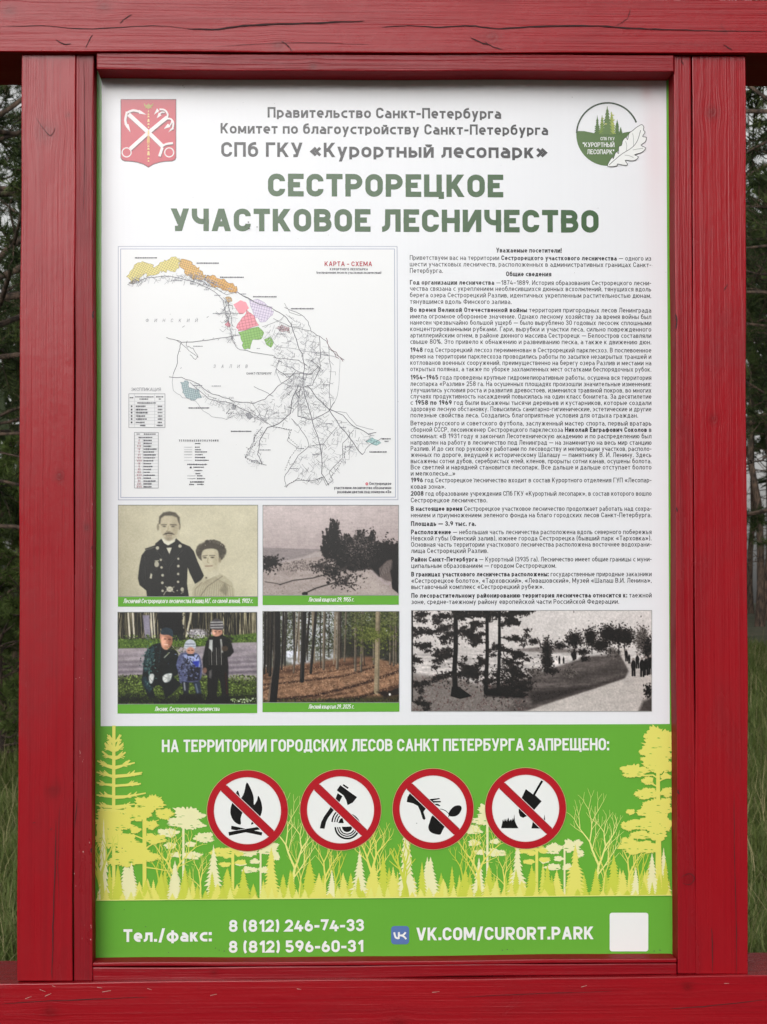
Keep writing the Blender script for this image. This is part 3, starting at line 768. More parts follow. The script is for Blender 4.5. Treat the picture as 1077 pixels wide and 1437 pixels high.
s = Sheet(9); rs = random.Random(8); m_dirt, _t, _b = new_mat('dirt_specks'); _b.inputs['Base Color'].default_value = (.06, .055, .045, 1); _b.inputs['Roughness'].default_value = .8
for x, y, r in [(257, 121, 1.0), (259, 123, .7), (349, 312, 1.3), (350, 321, 1.6), (361, 319, 1.2), (345, 318, .8), (434, 260, .6), (205, 1300, .9), (175, 1276, .8), (303, 1330, 1.2), (308, 1333, .9), (315, 1334, 1.1), (237, 1336, .7), (172, 1190, .9), (168, 1210, .8), (705, 1333, 1.2), (712, 1332, 1.0), (720, 1333, .9), (918, 1334, 1.2), (926, 1333, 1.2), (707, 1299, .8), (665, 672, .9), (894, 464, .7), (898, 470, .7), (803, 137, .7), (585, 1155, .8), (830, 660, .5)] + [(rs.uniform(150, 935), rs.uniform(130, 1335), rs.uniform(.25, .5)) for _ in range(46)]:
    s.poly([(x + r * rs.uniform(.5, 1.1) * math.cos(t), y + r * rs.uniform(.4, 1.0) * math.sin(t)) for t in [k * 1.047 for k in range(6)]], m_dirt)
o = s.build('dirt_specks', board); o['kind'] = 'stuff'
# ------------------------------------------------------------------ forest silhouette on the green band
YEL, PALE, LIME = ink('dedb6c'), ink('e6e4b2'), ink('c6cf4c')
rg = random.Random(11)
def blob(s, cx, cy, rx, ry, mat, z, n=64, j=.20, rng=rg):
    ph = [rng.uniform(0, 6.28) for _ in range(3)]
    pts = []
    for i in range(n):
        a = 2 * math.pi * i / n
        k = 1 + j * (.5 * math.sin(3 * a + ph[0]) + .5 * math.sin(5 * a + ph[1]) + rng.uniform(-.8, .8))
        if i % 3 == 0: k += rng.uniform(0, .12)
        y = math.sin(a) * ry * k
        if y > 0: y *= .75
        pts.append((cx + math.cos(a) * rx * k, cy + y))
    s.poly(pts, mat, z)
    for _ in range(int(rx * ry / 42)):      # slits of the green ground showing through
        x, y = cx + rng.uniform(-.7, .7) * rx, cy + rng.uniform(-.1, .7) * ry * .7
        w_, h_ = rng.uniform(1.2, 4.2), rng.uniform(.4, 1.1)
        s.poly([(x - w_, y), (x - w_ * .2, y - h_), (x + w_ * .5, y - h_ * .5), (x + w_, y + h_ * .3), (x, y + h_ * .4)], GCAP, z + .06)
def bare(s, x, y, h, wd, mat, z, rng, spread=32, depth=4):
    def rec(x, y, ang, ln_, wd, d):
        pts = [(x, y)]; a = ang
        for k in range(3):
            a += rng.uniform(-7, 7)
            x += math.sin(math.radians(a)) * ln_ / 3; y -= math.cos(math.radians(a)) * ln_ / 3
            pts.append((x, y))
        s.strip(pts, wd, mat, z + rng.random() * .4, taper=[1, .9, .8, .66])
        if d > 0:
            n = 2 if d > 1 else rng.choice((1, 2, 2))
            for k in range(n):
                sg = -1 if k == 0 else 1
                rec(x, y, a * .6 + sg * rng.uniform(.35, 1) * spread, ln_ * rng.uniform(.62, .85), wd * .62, d - 1)
            if d > 1:
                p = pts[2]; rec(p[0], p[1], a + rng.choice((-1, 1)) * spread, ln_ * .6, wd * .45, d - 2)
    rec(x, y, 0, h * .36, wd, depth)
gy = lambda x: ln(x, 135, 1263.2, 943, 1256)
s = Sheet(1)
zc = [0]
def zz():
    zc[0] += .13; return zc[0]
def tile(ox):
    o = lambda x: x + ox
    def fir(x, top, hw, mat, n=11):
        if o(x) - hw < 137 or o(x) + hw > 942: hw2 = min(hw, o(x) - 136.5, 942.5 - o(x))
        else: hw2 = hw
        if hw2 < 3: return
        dy = gy(o(x)) - 1262
        s.poly(fir_poly(o(x), top + dy, gy(o(x)) - .2, hw2, n, rg), mat, zz())
    def pine(x, blobs, w_, top, mat):
        if o(x) < 140 or o(x) > 938: return
        dy = gy(o(x)) - 1262
        s.strip([(o(x), top + dy), (o(x), gy(o(x)) - .3)], w_, mat, zz())
        for bx, by, rx, ry in blobs: blob(s, o(bx), by + dy, rx, ry, mat, zz())
    def br(x, h, w_, mat, seed, sp=30, d=4):
        if o(x) < 140 or o(x) > 925: return
        zc[0] += .5; bare(s, o(x), gy(o(x)) - .3, h, w_, mat, zz(), random.Random(seed), sp, d); zc[0] += .5
    pine(257.7, [(264, 1145, 20, 13), (270, 1157, 17, 9), (236, 1169, 14, 7), (287, 1176, 13, 8), (270, 1201, 13, 6), (239, 1187, 8, 5), (268, 1185, 7, 4), (247, 1200, 8, 4), (258, 1155, 22, 8)], 3.2, 1160, PALE)
    pine(366, [(352, 1195, 10, 7), (375, 1193, 12, 9), (386, 1203, 7, 7), (350, 1222, 11, 5), (338, 1213, 7, 4), (358, 1210, 7, 4), (346, 1198, 14, 6), (371, 1222, 8, 5), (385, 1188, 6, 5)], 2.6, 1190, PALE)
    pine(327, [(308, 1197, 12, 7), (320, 1202, 7, 4), (338, 1211, 8, 4), (316, 1214, 8, 4), (336, 1199, 6, 4), (326, 1194, 10, 5)], 4, 1195, YEL)
    fir(144, 1150, 15, PALE, 14)
    fir(246, 1207, 14, PALE); fir(300, 1185, 15, PALE, 13); fir(466, 1222, 9, PALE); fir(505, 1195, 15, PALE, 13); fir(178, 1205, 17, PALE); fir(572, 1180, 16, PALE, 13); fir(600, 1205, 14, PALE)
    br(410, 118, 4.6, ink('e4e68c'), 5, 26, 5); br(282, 66, 3.0, YEL, 8, 30, 4); br(456, 82, 4.0, YEL, 12, 26, 4); br(520, 98, 6.0, YEL, 15, 28, 5); br(247, 90, 5.6, YEL, 18, 34, 5); br(420, 75, 2.2, YEL, 19, 18, 4); br(472, 62, 3.4, LIME, 21, 26, 3); br(218, 70, 3.4, LIME, 23, 24, 4)
    fir(166, 1212, 10, LIME); fir(227, 1222, 12, LIME); fir(260, 1216, 12, LIME); fir(320, 1218, 13, LIME, 12); fir(298, 1223, 9, LIME); fir(342, 1218, 12, LIME); fir(410, 1223, 10, LIME); fir(435, 1204, 16, LIME, 13); fir(538, 1198, 11, LIME, 12); fir(503, 1232, 8, LIME)
    fir(381, 1189, 17, YEL, 14); fir(448, 1226, 13, YEL); fir(482, 1226, 12, YEL); fir(525, 1211, 16, YEL, 13); fir(271, 1234, 8, YEL); fir(306, 1240, 12, YEL); fir(196, 1236, 12, YEL); fir(552, 1218, 12, YEL)
    br(145, 78, 7.0, LIME, 31, 24, 4)
for i in range(64):                       # the rear rank of small trees
    x = 142 + i * 12.6 + rg.uniform(-4, 4); hw = min(rg.uniform(7, 13), x - 136.5, 943 - x)
    if hw > 3: s.poly(fir_poly(x, gy(x) - rg.uniform(20, 48), gy(x) - .1, hw, 10, rg), rg.choice((LIME, ink('d2d65c'), ink('b4c848'), YEL)), zc[0] + (i % 4) * .14)
zc[0] += .6
tile(0); ztop = zc[0]; zc[0] = 0.66; tile(426.5); zc[0] = ztop
# left: tall open spruce and a spreading pine
zc[0] += .3
ZL = zm(130, 1010, 5.13)
s.strip(ZL([(155, 42), (153, 700), (155, 1290)]), 4.6, YEL, zz())
for y, wl, wr, up in ((215, 40, 40, 80), (160, 35, 45, 55), (215, 65, 70, 50), (270, 85, 85, 40), (340, 120, 150, 60), (405, 125, 205, 40), (470, 125, 195, 25), (550, 125, 230, 25), (625, 125, 150, 20), (655, 120, 130, 0)):
    for sg, ww in ((-1, wl), (1, wr)):
        for k in range(3):
            a = rg.uniform(.55, 1.0) * ww if k else ww
            y0 = y + rg.uniform(-6, 6) + k * 5
            x1 = max(155 + sg * a, 30)
            s.strip(ZL([(155, y0), (155 + sg * a * .5, y0 - up * .25 + rg.uniform(-4, 4)), (x1, y0 - up * rg.uniform(.5, 1.1))]), 3.2 - .4 * k, YEL, zz(), taper=[1.1, .9, .6])
            xm = 155 + sg * a * .6; ym = y0 - up * .4
            s.strip(ZL([(xm, ym), (max(30, xm + sg * 28), ym - 26)]), 1.8, YEL, zz(), taper=[1, .6])
            s.strip(ZL([(xm, ym), (max(30, xm + sg * 30), ym + 8)]), 1.5, YEL, zz(), taper=[1, .6])
Y2 = ink('dcd866')
s.strip(ZL([(375, 640), (376, 1295)]), 5.4, Y2, zz())
for bx, by, rx, ry in ((405, 615, 100, 60), (430, 590, 70, 45), (470, 610, 45, 30), (520, 682, 62, 45), (330, 680, 100, 55), (150, 720, 122, 62), (95, 740, 70, 60), (420, 760, 50, 36), (450, 862, 75, 40), (310, 795, 38, 28), (215, 880, 120, 55), (280, 930, 120, 50), (130, 860, 90, 80), (330, 985, 110, 60), (240, 1010, 120, 60), (430, 990, 60, 35), (70, 850, 40, 120), (200, 760, 90, 45)):
    p = ZL([(bx, by)])[0]; blob(s, p[0], p[1], rx / 5.13, ry / 5.13, Y2, zz())
for a in (((375, 860), (300, 830), (190, 815)), ((375, 760), (430, 740), (480, 720)), ((375, 930), (440, 890), (500, 880)), ((375, 1060), (450, 1070), (560, 1090)), ((375, 990), (300, 1000), (220, 985))):
    s.strip(ZL(a), 2.0, Y2, zz(), taper=[1, .8, .5])
# repaint the nearest small trees in front of it
for x, tp, hw, mat in ((146, 1148, 13, PALE), (166, 1212, 10, LIME), (185, 1210, 14, PALE), (227, 1222, 11, LIME), (246, 1207, 13, PALE), (205, 1234, 12, LIME), (260, 1217, 11, LIME), (196, 1240, 11, YEL)):
    if x - hw < 136.5: hw = x - 136.8
    s.poly(fir_poly(x, tp, gy(x) - .2, hw, 12, rg), mat, zz())
zc[0] += .5; bare(s, 145, gy(145), 96, 6.5, ink('ccd25a'), zz(), random.Random(3), 22, 4); zc[0] += .5
# right: tall pine
ZR = zm(770, 1010, 5.75)
s.strip(ZR([(882, 400), (884, 800), (888, 1412)]), 6.5, YEL, zz(), taper=[.75, 1, 1.5])
for bx, by, rx, ry in ((880, 150, 105, 90), (870, 220, 120, 80), (890, 300, 110, 70), (790, 265, 55, 35), (800, 320, 55, 28), (850, 360, 85, 60), (880, 400, 60, 40), (690, 420, 108, 58), (800, 495, 46, 36), (945, 458, 45, 26), (785, 605, 95, 40), (800, 585, 60, 40), (950, 590, 48, 45), (830, 740, 110, 70), (760, 850, 150, 50), (660, 745, 35, 26), (640, 860, 55, 45), (700, 1030, 135, 60), (740, 935, 90, 36), (860, 830, 100, 90), (880, 920, 70, 70), (955, 850, 42, 60), (950, 720, 46, 50), (945, 660, 46, 30), (640, 985, 55, 40), (820, 1040, 70, 50), (955, 380, 42, 60), (960, 200, 38, 70), (850, 690, 80, 50)):
    p = ZR([(bx, by)])[0]; rx = min(rx / 5.75, max(4, 943.2 - p[0])); blob(s, p[0], p[1], rx, ry / 5.75, YEL, zz())
for a in (((880, 470), (840, 445), (760, 450)), ((880, 540), (840, 520), (800, 500)), ((880, 500), (920, 480), (960, 465))):
    s.strip(ZR(a), 2.0, YEL, zz())
for x, tp, hw, mat in ((915, 1196, 13, PALE), (925, 1226, 8, LIME), (934, 1205, 8, LIME), (905, 1222, 9, YEL)):
    s.poly(fir_poly(x, tp, gy(x) - .2, hw, 12, rg), mat, zz())
for i in range(70):                       # ragged undergrowth along the foot
    x = 138 + i * 11.6; hh = rg.uniform(7, 22); wd = rg.uniform(5, 9)
    wd = min(wd, x - 136, 943 - x)
    s.poly(fir_poly(x, gy(x) - hh, gy(x) - .1, wd, 5, rg), rg.choice((YEL, YEL, LIME, ink('dfe07a'))), zz())
s.strip([(135.6, gy(135.6)), (944, gy(944))], 1.0, ink('e4e88a'), zz())
SIL = s.build('forest_silhouette', board)

# ------------------------------------------------------------------ prohibition signs
RED, BLK, DKR = ink('b01824'), ink('121212'), ink('6b1015')
def prohibition(cx, cy, label, draw):
    s = Sheet(5)
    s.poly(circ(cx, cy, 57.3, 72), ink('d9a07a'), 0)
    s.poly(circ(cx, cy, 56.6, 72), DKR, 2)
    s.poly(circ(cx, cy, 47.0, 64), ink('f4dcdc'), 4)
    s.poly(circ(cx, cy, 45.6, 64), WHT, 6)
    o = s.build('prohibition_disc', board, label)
    p = Sheet(6); draw(p); p.build('pictogram', o)
    r = Sheet(7)
    a = 51.6
    r.strip(circ(cx, cy, a, 72), 8.6, RED, 6, True)
    h = 47.5 * math.sin(math.radians(44))
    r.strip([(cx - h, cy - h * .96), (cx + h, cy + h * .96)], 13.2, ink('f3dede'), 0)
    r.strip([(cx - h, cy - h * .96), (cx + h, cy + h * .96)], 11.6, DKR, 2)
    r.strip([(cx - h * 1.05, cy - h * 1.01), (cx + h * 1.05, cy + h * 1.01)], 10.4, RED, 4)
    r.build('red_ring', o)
def fire(p):
    Z = zm(285, 1070, 8.285)
    p.poly(smooth(Z([(440, 720), (370, 690), (325, 610), (325, 520), (360, 430), (400, 325), (425, 370), (440, 415), (480, 350), (510, 230), (560, 310), (590, 400), (595, 490), (630, 440), (645, 385), (680, 460), (690, 550), (660, 640), (600, 700), (560, 720), (575, 660), (545, 580), (500, 540), (465, 575), (440, 650)]), 3, True), BLK)
    p.poly(Z([(330, 735), (345, 735), (690, 810), (685, 848), (330, 776)]), BLK, 1)
    p.poly(Z([(298, 808), (660, 738), (668, 775), (305, 850)]), BLK, 2)
    p.strip(Z([(368, 792), (520, 765), (650, 745)]), .5, WHT, 4)
def axe(p):
    Z = zm(415, 1070, 8.285)
    p.poly(Z([(520, 262), (715, 402), (665, 465), (605, 495), (590, 440), (560, 385), (480, 322)]), BLK)
    p.poly(Z([(560, 250), (618, 292), (605, 306), (548, 265)]), BLK, 1)
    p.poly(Z([(490, 355), (545, 392), (510, 460), (440, 560), (380, 640), (355, 690), (338, 768), (283, 765), (300, 690), (330, 630), (400, 530), (465, 420)]), BLK, 2)
    for r, w_ in ((180, 2.0), (150, 1.6), (122, 1.6)):
        p.strip(Z([(605 + r * math.cos(math.radians(a)), 700 + r * math.sin(math.radians(a))) for a in range(183, 230, 6)]), w_, BLK, 3)
    p.strip(Z([(600 + 150 * math.cos(math.radians(a)), 745 + 150 * math.sin(math.radians(a))) for a in range(278, 350, 6)]), 1.8, BLK, 3)
    for r, w_ in ((138, 2.4), (110, 1.6), (86, 1.6)):
        p.strip(Z([(600 + r * math.cos(math.radians(a)), 745 + r * math.sin(math.radians(a))) for a in range(178, 20, -8)]), w_, BLK, 3)
    p.poly(Z([(540, 745)] + [(600 + 60 * math.cos(math.radians(a)), 745 + 62 * math.sin(math.radians(a))) for a in range(175, -10, -12)] + [(600, 745), (640, 690), (560, 640)][:1]), BLK, 4)
    p.poly(Z([(495, 703), (520, 655), (545, 640), (562, 703)]), BLK, 4)
def litter(p):
    Z = zm(545, 1070, 8.285)
    p.poly(Z([(255, 352), (330, 410), (420, 430), (470, 425), (595, 412), (600, 424), (520, 440), (525, 447), (610, 446), (614, 460), (530, 466), (540, 478), (580, 480), (608, 500), (600, 508), (550, 494), (480, 510), (440, 530), (410, 575), (435, 650), (420, 667), (400, 655), (375, 570), (345, 505), (290, 475), (215, 457), (225, 400)]), BLK)
    p.poly(smooth(Z([(530, 605), (480, 700), (467, 760), (490, 805), (545, 830), (605, 836), (630, 790), (665, 730), (690, 680)]), 3, True), BLK, 1)
    p.poly(smooth(Z([(705, 580), (750, 520), (800, 497), (845, 505), (852, 545), (820, 600), (770, 625), (710, 620)]), 3, True), BLK, 2)
    p.strip(smooth(Z([(560, 560), (610, 540), (670, 562), (705, 600), (700, 630), (690, 650)]), 4), .9, BLK, 3)
def dig(p):
    Z = zm(675, 1070, 8.285)
    p.strip(Z([(712, 212), (615, 378)]), 3.2, BLK)
    p.poly(Z([(522, 308), (610, 372), (632, 380), (706, 450), (610, 560), (540, 620), (490, 642), (455, 625), (440, 580), (440, 510), (475, 410)]), BLK, 1)
    for ox in (0, 352):
        pts = [(235, 762), (250, 690), (252, 660), (262, 685), (270, 650), (278, 682), (292, 648), (300, 684), (318, 636), (330, 680), (352, 655), (360, 680), (372, 640), (378, 670), (388, 600), (396, 680), (412, 720), (438, 764)]
        p.poly(Z([(x + ox, y + 3 * (ox > 0)) for x, y in pts]), BLK, 2)
prohibition(347.6, 1137.6, 'round sign with a crossed-out campfire', fire)
prohibition(478.2, 1136.4, 'round sign with a crossed-out axe and log', axe)
prohibition(608.0, 1135.2, 'round sign with a crossed-out hand dropping litter', litter)
prohibition(737.8, 1134.2, 'round sign with a crossed-out spade digging turf', dig)

# ------------------------------------------------------------------ map
ZM = zm(150, 330, 2.564)
FRM = ink('9fa3bb'); K1 = ink('54545c'); K2 = ink('85868e'); K3 = ink('b2b4ba')
s = Sheet(1)
s.poly([(165.8, 345.6), (558.0, 345.6), (559.2, 701.8), (166.0, 702)], ink('a8aabb'), 0)
s.poly([(166.8, 346.6), (557.0, 346.6), (558.2, 700.8), (167.0, 701)], ink('eef0f4', .9), 2)
s.poly([(169.2, 349.0), (554.4, 349.0), (555.8, 698.2), (169.4, 698.6)], FRM, 4)
s.poly([(170.2, 350.0), (553.4, 350.0), (554.8, 697.2), (170.4, 697.6)], ink('f1f2f3', .9), 6)
mp_ = s.build('map_sheet', board)
rg = random.Random(21)
def inside(p, poly):
    x, y = p; c = False; n = len(poly)
    for i in range(n):
        x0, y0 = poly[i]; x1, y1 = poly[i - 1]
        if (y0 > y) != (y1 > y) and x < (x1 - x0) * (y - y0) / (y1 - y0) + x0: c = not c
    return c
def jag(poly, a, n=3):
    out = []
    for i in range(len(poly)):
        p, q = poly[i], poly[(i + 1) % len(poly)]
        for k in range(n):
            t = k / n
            out.append((p[0] + (q[0] - p[0]) * t + rg.uniform(-a, a), p[1] + (q[1] - p[1]) * t + rg.uniform(-a, a)))
    return out
def region(poly, col, hatch=None, step=9, ang=0.2, a=3.5):
    s = Sheet(2)
    pj = jag(poly, a)
    if col: s.poly(ZM(pj), ink(col), 0)
    if hatch:
        xs = [p[0] for p in pj]; ys = [p[1] for p in pj]
        for th in (ang, ang + math.pi / 2):
            cx, cy = sum(xs) / len(xs), sum(ys) / len(ys)
            R = max(max(xs) - min(xs), max(ys) - min(ys))
            k = -R
            while k < R:
                run = []
                t = -R
                while t <= R:
                    p = (cx + math.cos(th) * t - math.sin(th) * k, cy + math.sin(th) * t + math.cos(th) * k)
                    if inside(p, pj): run.append(p)
                    else:
                        if len(run) > 1: s.strip(ZM([run[0], run[-1]]), .38, ink(hatch), 2)
                        run = []
                    t += 2.5
                if len(run) > 1: s.strip(ZM([run[0], run[-1]]), .38, ink(hatch), 2)
                k += step * rg.uniform(.85, 1.15)
        s.strip(ZM(pj), .4, ink(hatch), 3, True)
    s.build('forest_district', mp_)
region([(75, 148), (92, 120), (112, 104), (140, 98), (158, 108), (176, 112), (196, 104), (210, 88), (236, 80), (262, 84), (264, 104), (246, 130), (222, 128), (206, 134), (190, 128), (170, 142), (152, 150), (138, 142), (122, 158), (92, 166)], 'ddd07c', '8a7a40', 8, .5, 6)
region([(260, 92), (276, 84), (300, 90), (318, 108), (334, 126), (350, 140), (362, 150), (348, 160), (330, 158), (312, 160), (292, 142), (268, 114)], 'dcae5c', '80602c', 8, .3, 5)
region([(352, 158), (366, 148), (388, 146), (420, 160), (450, 174), (472, 196), (462, 210), (440, 204), (420, 198), (392, 188), (366, 176)], 'd9a24c', '80602c', 8, .45, 5)
region([(80, 170), (104, 160), (112, 166), (92, 178)], 'b8aa94', '6a6050', 7, .4, 3)
region([(428, 226), (446, 222), (452, 236), (440, 244)], 'c9a878', '80602c', 7, .3, 3)
region([(612, 330), (640, 326), (660, 342), (640, 350), (622, 346)], 'cdb4b8', '7a5a60', 8, .3, 5)
region([(455, 250), (480, 235), (500, 240), (512, 262), (490, 284), (478, 284)], 'ec93a0', None, a=1)
region([(507, 272), (520, 280), (535, 297), (545, 326), (475, 346), (468, 330), (490, 300)], 'e68f9c', 'a8505c', 11, -.2, 3.5)
region([(425, 322), (440, 308), (446, 330), (435, 330)], 'e08a98', 'a8505c', 8, .3, 1)
region([(475, 350), (548, 332), (566, 350), (556, 372), (522, 376), (514, 410), (492, 408), (486, 380)], '86b85c', '4f7c34', 10, -.2, 3.5)
region([(568, 375), (590, 365), (602, 385), (592, 404), (576, 396)], '86b85c', '4f7c34', 9, .1, 1.5)
region([(515, 230), (550, 236), (592, 260), (598, 285), (560, 316), (530, 290)], 'dcd2e4', '8c7aa4', 9, .25, 6)
region([(276, 560), (265, 533), (288, 522), (300, 545), (335, 560), (340, 580), (305, 595), (278, 580)], 'a9bcc0', '66787e', 7, .2, 5)
region([(933, 742), (955, 728), (987, 746), (970, 758)], 'a6c8c8', '5c8484', 9, .3, 1.5)
region([(497, 645), (515, 638), (526, 655), (514, 665)], 'a8aaae', '66686c', 6, .2, 1.5)
region([(450, 612), (467, 612), (462, 628), (452, 626)], 'b4b6ba', '66686c', 6, .2, 1)
s = Sheet(3)
def wig(pts, a=2, n=3):
    out = []
    for i in range(len(pts) - 1):
        p, q = pts[i], pts[i + 1]
        for k in range(n):
            t = k / n
            j = a if (i or k) else 0
            out.append((p[0] + (q[0] - p[0]) * t + rg.uniform(-j, j), p[1] + (q[1] - p[1]) * t + rg.uniform(-j, j)))
    out.append(pts[-1]); return out
LIN = [  # (points, width, ink)
 ([(75, 178), (110, 170), (150, 152), (215, 148), (260, 155), (330, 175), (390, 205), (420, 235), (430, 290), (440, 320), (450, 370), (460, 395), (480, 412), (545, 425), (590, 430), (610, 442)], .8, K1),
 ([(330, 160), (385, 190), (430, 215), (470, 205), (500, 225), (520, 235)], .8, K1),
 ([(470, 205), (530, 240), (590, 262), (640, 290), (665, 320), (690, 400), (705, 440), (712, 480)], 1.1, K1),
 ([(215, 368), (250, 378), (270, 385), (330, 382), (440, 366), (480, 360)], .9, K1), ([(270, 385), (258, 420), (255, 460), (240, 500)], .9, K1),
 ([(250, 378), (280, 400), (300, 420), (330, 440)], .7, K1), ([(290, 380), (288, 400), (310, 408), (330, 436), (318, 448), (300, 430)], .7, K1),
 ([(225, 510), (270, 512), (320, 530), (365, 565), (420, 585), (470, 600), (530, 605), (570, 590), (600, 560), (650, 520), (680, 490)], .9, K1),
 ([(240, 500), (234, 530), (240, 560), (275, 585), (320, 595), (345, 630), (380, 655), (430, 662), (470, 645), (520, 655), (580, 658), (650, 660)], .6, K2),
 ([(530, 545), (580, 570), (600, 580)], .9, K2), ([(300, 530), (370, 590), (430, 600), (520, 640), (580, 680)], .8, K1),
 ([(520, 600), (560, 660), (600, 690)], .6, K1), ([(600, 440), (640, 445), (690, 450), (720, 470)], .8, K1),
 ([(610, 480), (650, 510), (690, 495), (740, 500), (760, 470), (735, 450)], .9, K1), ([(620, 455), (610, 490), (625, 530), (665, 545)], .7, K2),
 ([(640, 260), (700, 285), (725, 310), (735, 345), (765, 365), (790, 380), (800, 410), (840, 440), (855, 450)], .8, K1),
 ([(640, 245), (660, 280), (700, 290)], .6, K1), ([(840, 440), (838, 500), (835, 560), (820, 600)], .5, K2), ([(800, 410), (805, 480), (800, 560), (805, 620)], .7, K1),
 ([(765, 365), (770, 430), (765, 490), (740, 540), (710, 545)], .9, K1), ([(600, 300), (660, 330), (735, 345)], .7, K1), ([(560, 330), (620, 310), (640, 290)], .6, K1),
 ([(610, 400), (680, 410), (770, 430), (830, 440)], .6, K2), ([(725, 345), (715, 400), (700, 440)], .6, K2),
 ([(712, 480), (705, 540), (735, 650), (770, 760), (775, 860), (800, 900)], 1.1, K1), ([(690, 540), (665, 600), (660, 640), (620, 680), (580, 690), (550, 740)], 1.2, K1),
 ([(720, 540), (760, 590), (800, 625), (840, 690), (890, 750), (920, 790)], 1.2, K1), ([(700, 545), (690, 590), (690, 650), (740, 665), (800, 635), (820, 600)], 1.0, K1),
 ([(800, 625), (850, 650), (890, 690), (940, 715), (970, 710)], 1.0, K1), ([(805, 630), (860, 640), (900, 685), (960, 700)], .7, K2),
 ([(665, 660), (690, 690), (720, 730), (730, 760), (690, 790), (660, 840), (640, 870)], .8, K1), ([(560, 690), (535, 720), (525, 760), (500, 800)], .7, K2), ([(550, 740), (545, 790), (560, 825)], 1.0, K1),
 ([(500, 800), (540, 815), (575, 828)], .7, K1), ([(600, 690), (660, 700), (650, 740), (690, 770)], .6, K1), ([(640, 870), (645, 905), (680, 880), (740, 885), (775, 870)], .7, K1),
 ([(775, 870), (790, 900), (815, 880), (800, 850), (850, 800), (850, 750), (890, 700)], .7, K1), ([(730, 760), (780, 750), (830, 690)], .7, K1), ([(890, 750), (850, 770), (860, 820)], .6, K2),
 ([(920, 790), (940, 760), (990, 730)], .7, K1), ([(870, 700), (880, 740), (870, 790)], .6, K1), ([(640, 470), (670, 480), (690, 490), (720, 500), (715, 520), (690, 510)], 1.0, K2), ([(420, 225), (440, 250), (445, 290), (455, 330)], .8, K1), ([(415, 280), (490, 282)], .6, K1)]
for pts, w_, k in LIN: s.strip(ZM(wig(pts, 2.2)), w_ * .8, k, rg.random() * 3)
# field boundaries and streets
AREA = [[(300, 520), (370, 560), (470, 600), (600, 590), (650, 520), (700, 490), (720, 540), (690, 600), (640, 680), (560, 680), (470, 650), (380, 600)],
        [(610, 440), (700, 450), (760, 380), (800, 420), (800, 600), (740, 660), (690, 640), (660, 560), (615, 500)], [(640, 270), (720, 310), (760, 380), (700, 440), (610, 440), (560, 340)],
        [(690, 660), (800, 640), (900, 700), (960, 720), (860, 800), (800, 890), (660, 860), (700, 780)], [(540, 690), (560, 700), (560, 820), (505, 800)], [(80, 150), (330, 130), (460, 200), (330, 165), (170, 150), (90, 175)], [(410, 215), (440, 230), (460, 380), (500, 415), (440, 380)]]
for A, n in zip(AREA, (240, 300, 130, 220, 40, 170, 90)):
    xs = [p[0] for p in A]; ys = [p[1] for p in A]; c = 0
    while c < n:
        x, y = rg.uniform(min(xs), max(xs)), rg.uniform(min(ys), max(ys))
        if not inside((x, y), A): continue
        c += 1
        th = rg.choice((.25, .25 + math.pi / 2, .8, 2.3)) + rg.gauss(0, .2); l = rg.uniform(6, 34)
        p = [(x, y), (x + math.cos(th) * l, y + math.sin(th) * l)]
        if rg.random() < .45: p.append((p[1][0] - math.sin(th) * l * .6, p[1][1] + math.cos(th) * l * .6))
        s.strip(ZM(wig(p, 1.2, 2)), rg.choice((.26, .32, .42)), rg.choice((K1, K2, K3)), rg.random() * 3)
for pts in ([(615, 330), (650, 340), (660, 352)], [(630, 322), (622, 345)], [(790, 370), (800, 400), (830, 430), (850, 455)], [(820, 425), (835, 445)]):
    s.strip(ZM(wig(pts, 4, 5)), .8, ink('7a5a60'), 4)
def dash(pts, w_, k):
    for i in range(len(pts) - 1):
        (x0, y0), (x1, y1) = pts[i], pts[i + 1]; L = math.hypot(x1 - x0, y1 - y0); t = 0
        while t < L:
            u = min(L, t + 5); s.strip(ZM([(x0 + (x1 - x0) * t / L, y0 + (y1 - y0) * t / L), (x0 + (x1 - x0) * u / L, y0 + (y1 - y0) * u / L)]), w_, k, 4); t += 9
dash([(560, 690), (530, 730), (535, 755), (510, 770), (498, 800), (520, 815), (575, 828)], .8, K1); dash([(600, 690), (665, 700), (655, 730), (690, 760), (660, 800), (640, 850)], .7, K1)
dash([(640, 905), (690, 875), (740, 890), (780, 870)], .7, K1); dash([(800, 880), (830, 840), (855, 800), (860, 760)], .7, K1); dash([(505, 640), (430, 642), (450, 620)], .7, K1)
s.build('map_lines', mp_)
# wording of the map; names too small to read in print stay as thin broken strokes
s = Sheet(4); NARC = 2
def mt_(st, x0, x1, y, cap, mat=K1, wt=.13, shear=0.0, gap=.13):
    a, b_ = ZM([(x0, y), (x1, y)]); text(s, [(st, wt)], a[0], b_[0], a[1], b_[1], cap / 2.564, mat, 0, gap=gap, shear=shear)
mt_('КАРТА - СХЕМА', 784, 955, 112, 17, ink('b03846'), .17); mt_('КУРОРТНОГО ЛЕСОПАРКА', 803, 940, 127, 8, K1, .2); mt_('(распределение лесов по участковым лесничествам)', 755, 988, 139, 8.5, K1, .2)
mt_('ФИНСКИЙ', 140, 326, 313, 12, K2, .1, .2, 1.9); mt_('ЗАЛИВ', 384, 506, 478, 12, K2, .1, .2, 1.9); mt_('САНКТ-ПЕТЕРБУРГ', 503, 594, 502, 8, K1, .15)
mt_('ЭКСПЛИКАЦИЯ', 89, 195, 561, 12, K2, .1); mt_('УСЛОВНЫЕ ОБОЗНАЧЕНИЯ', 260, 402, 743, 7.5, K1, .22, 0, .6)
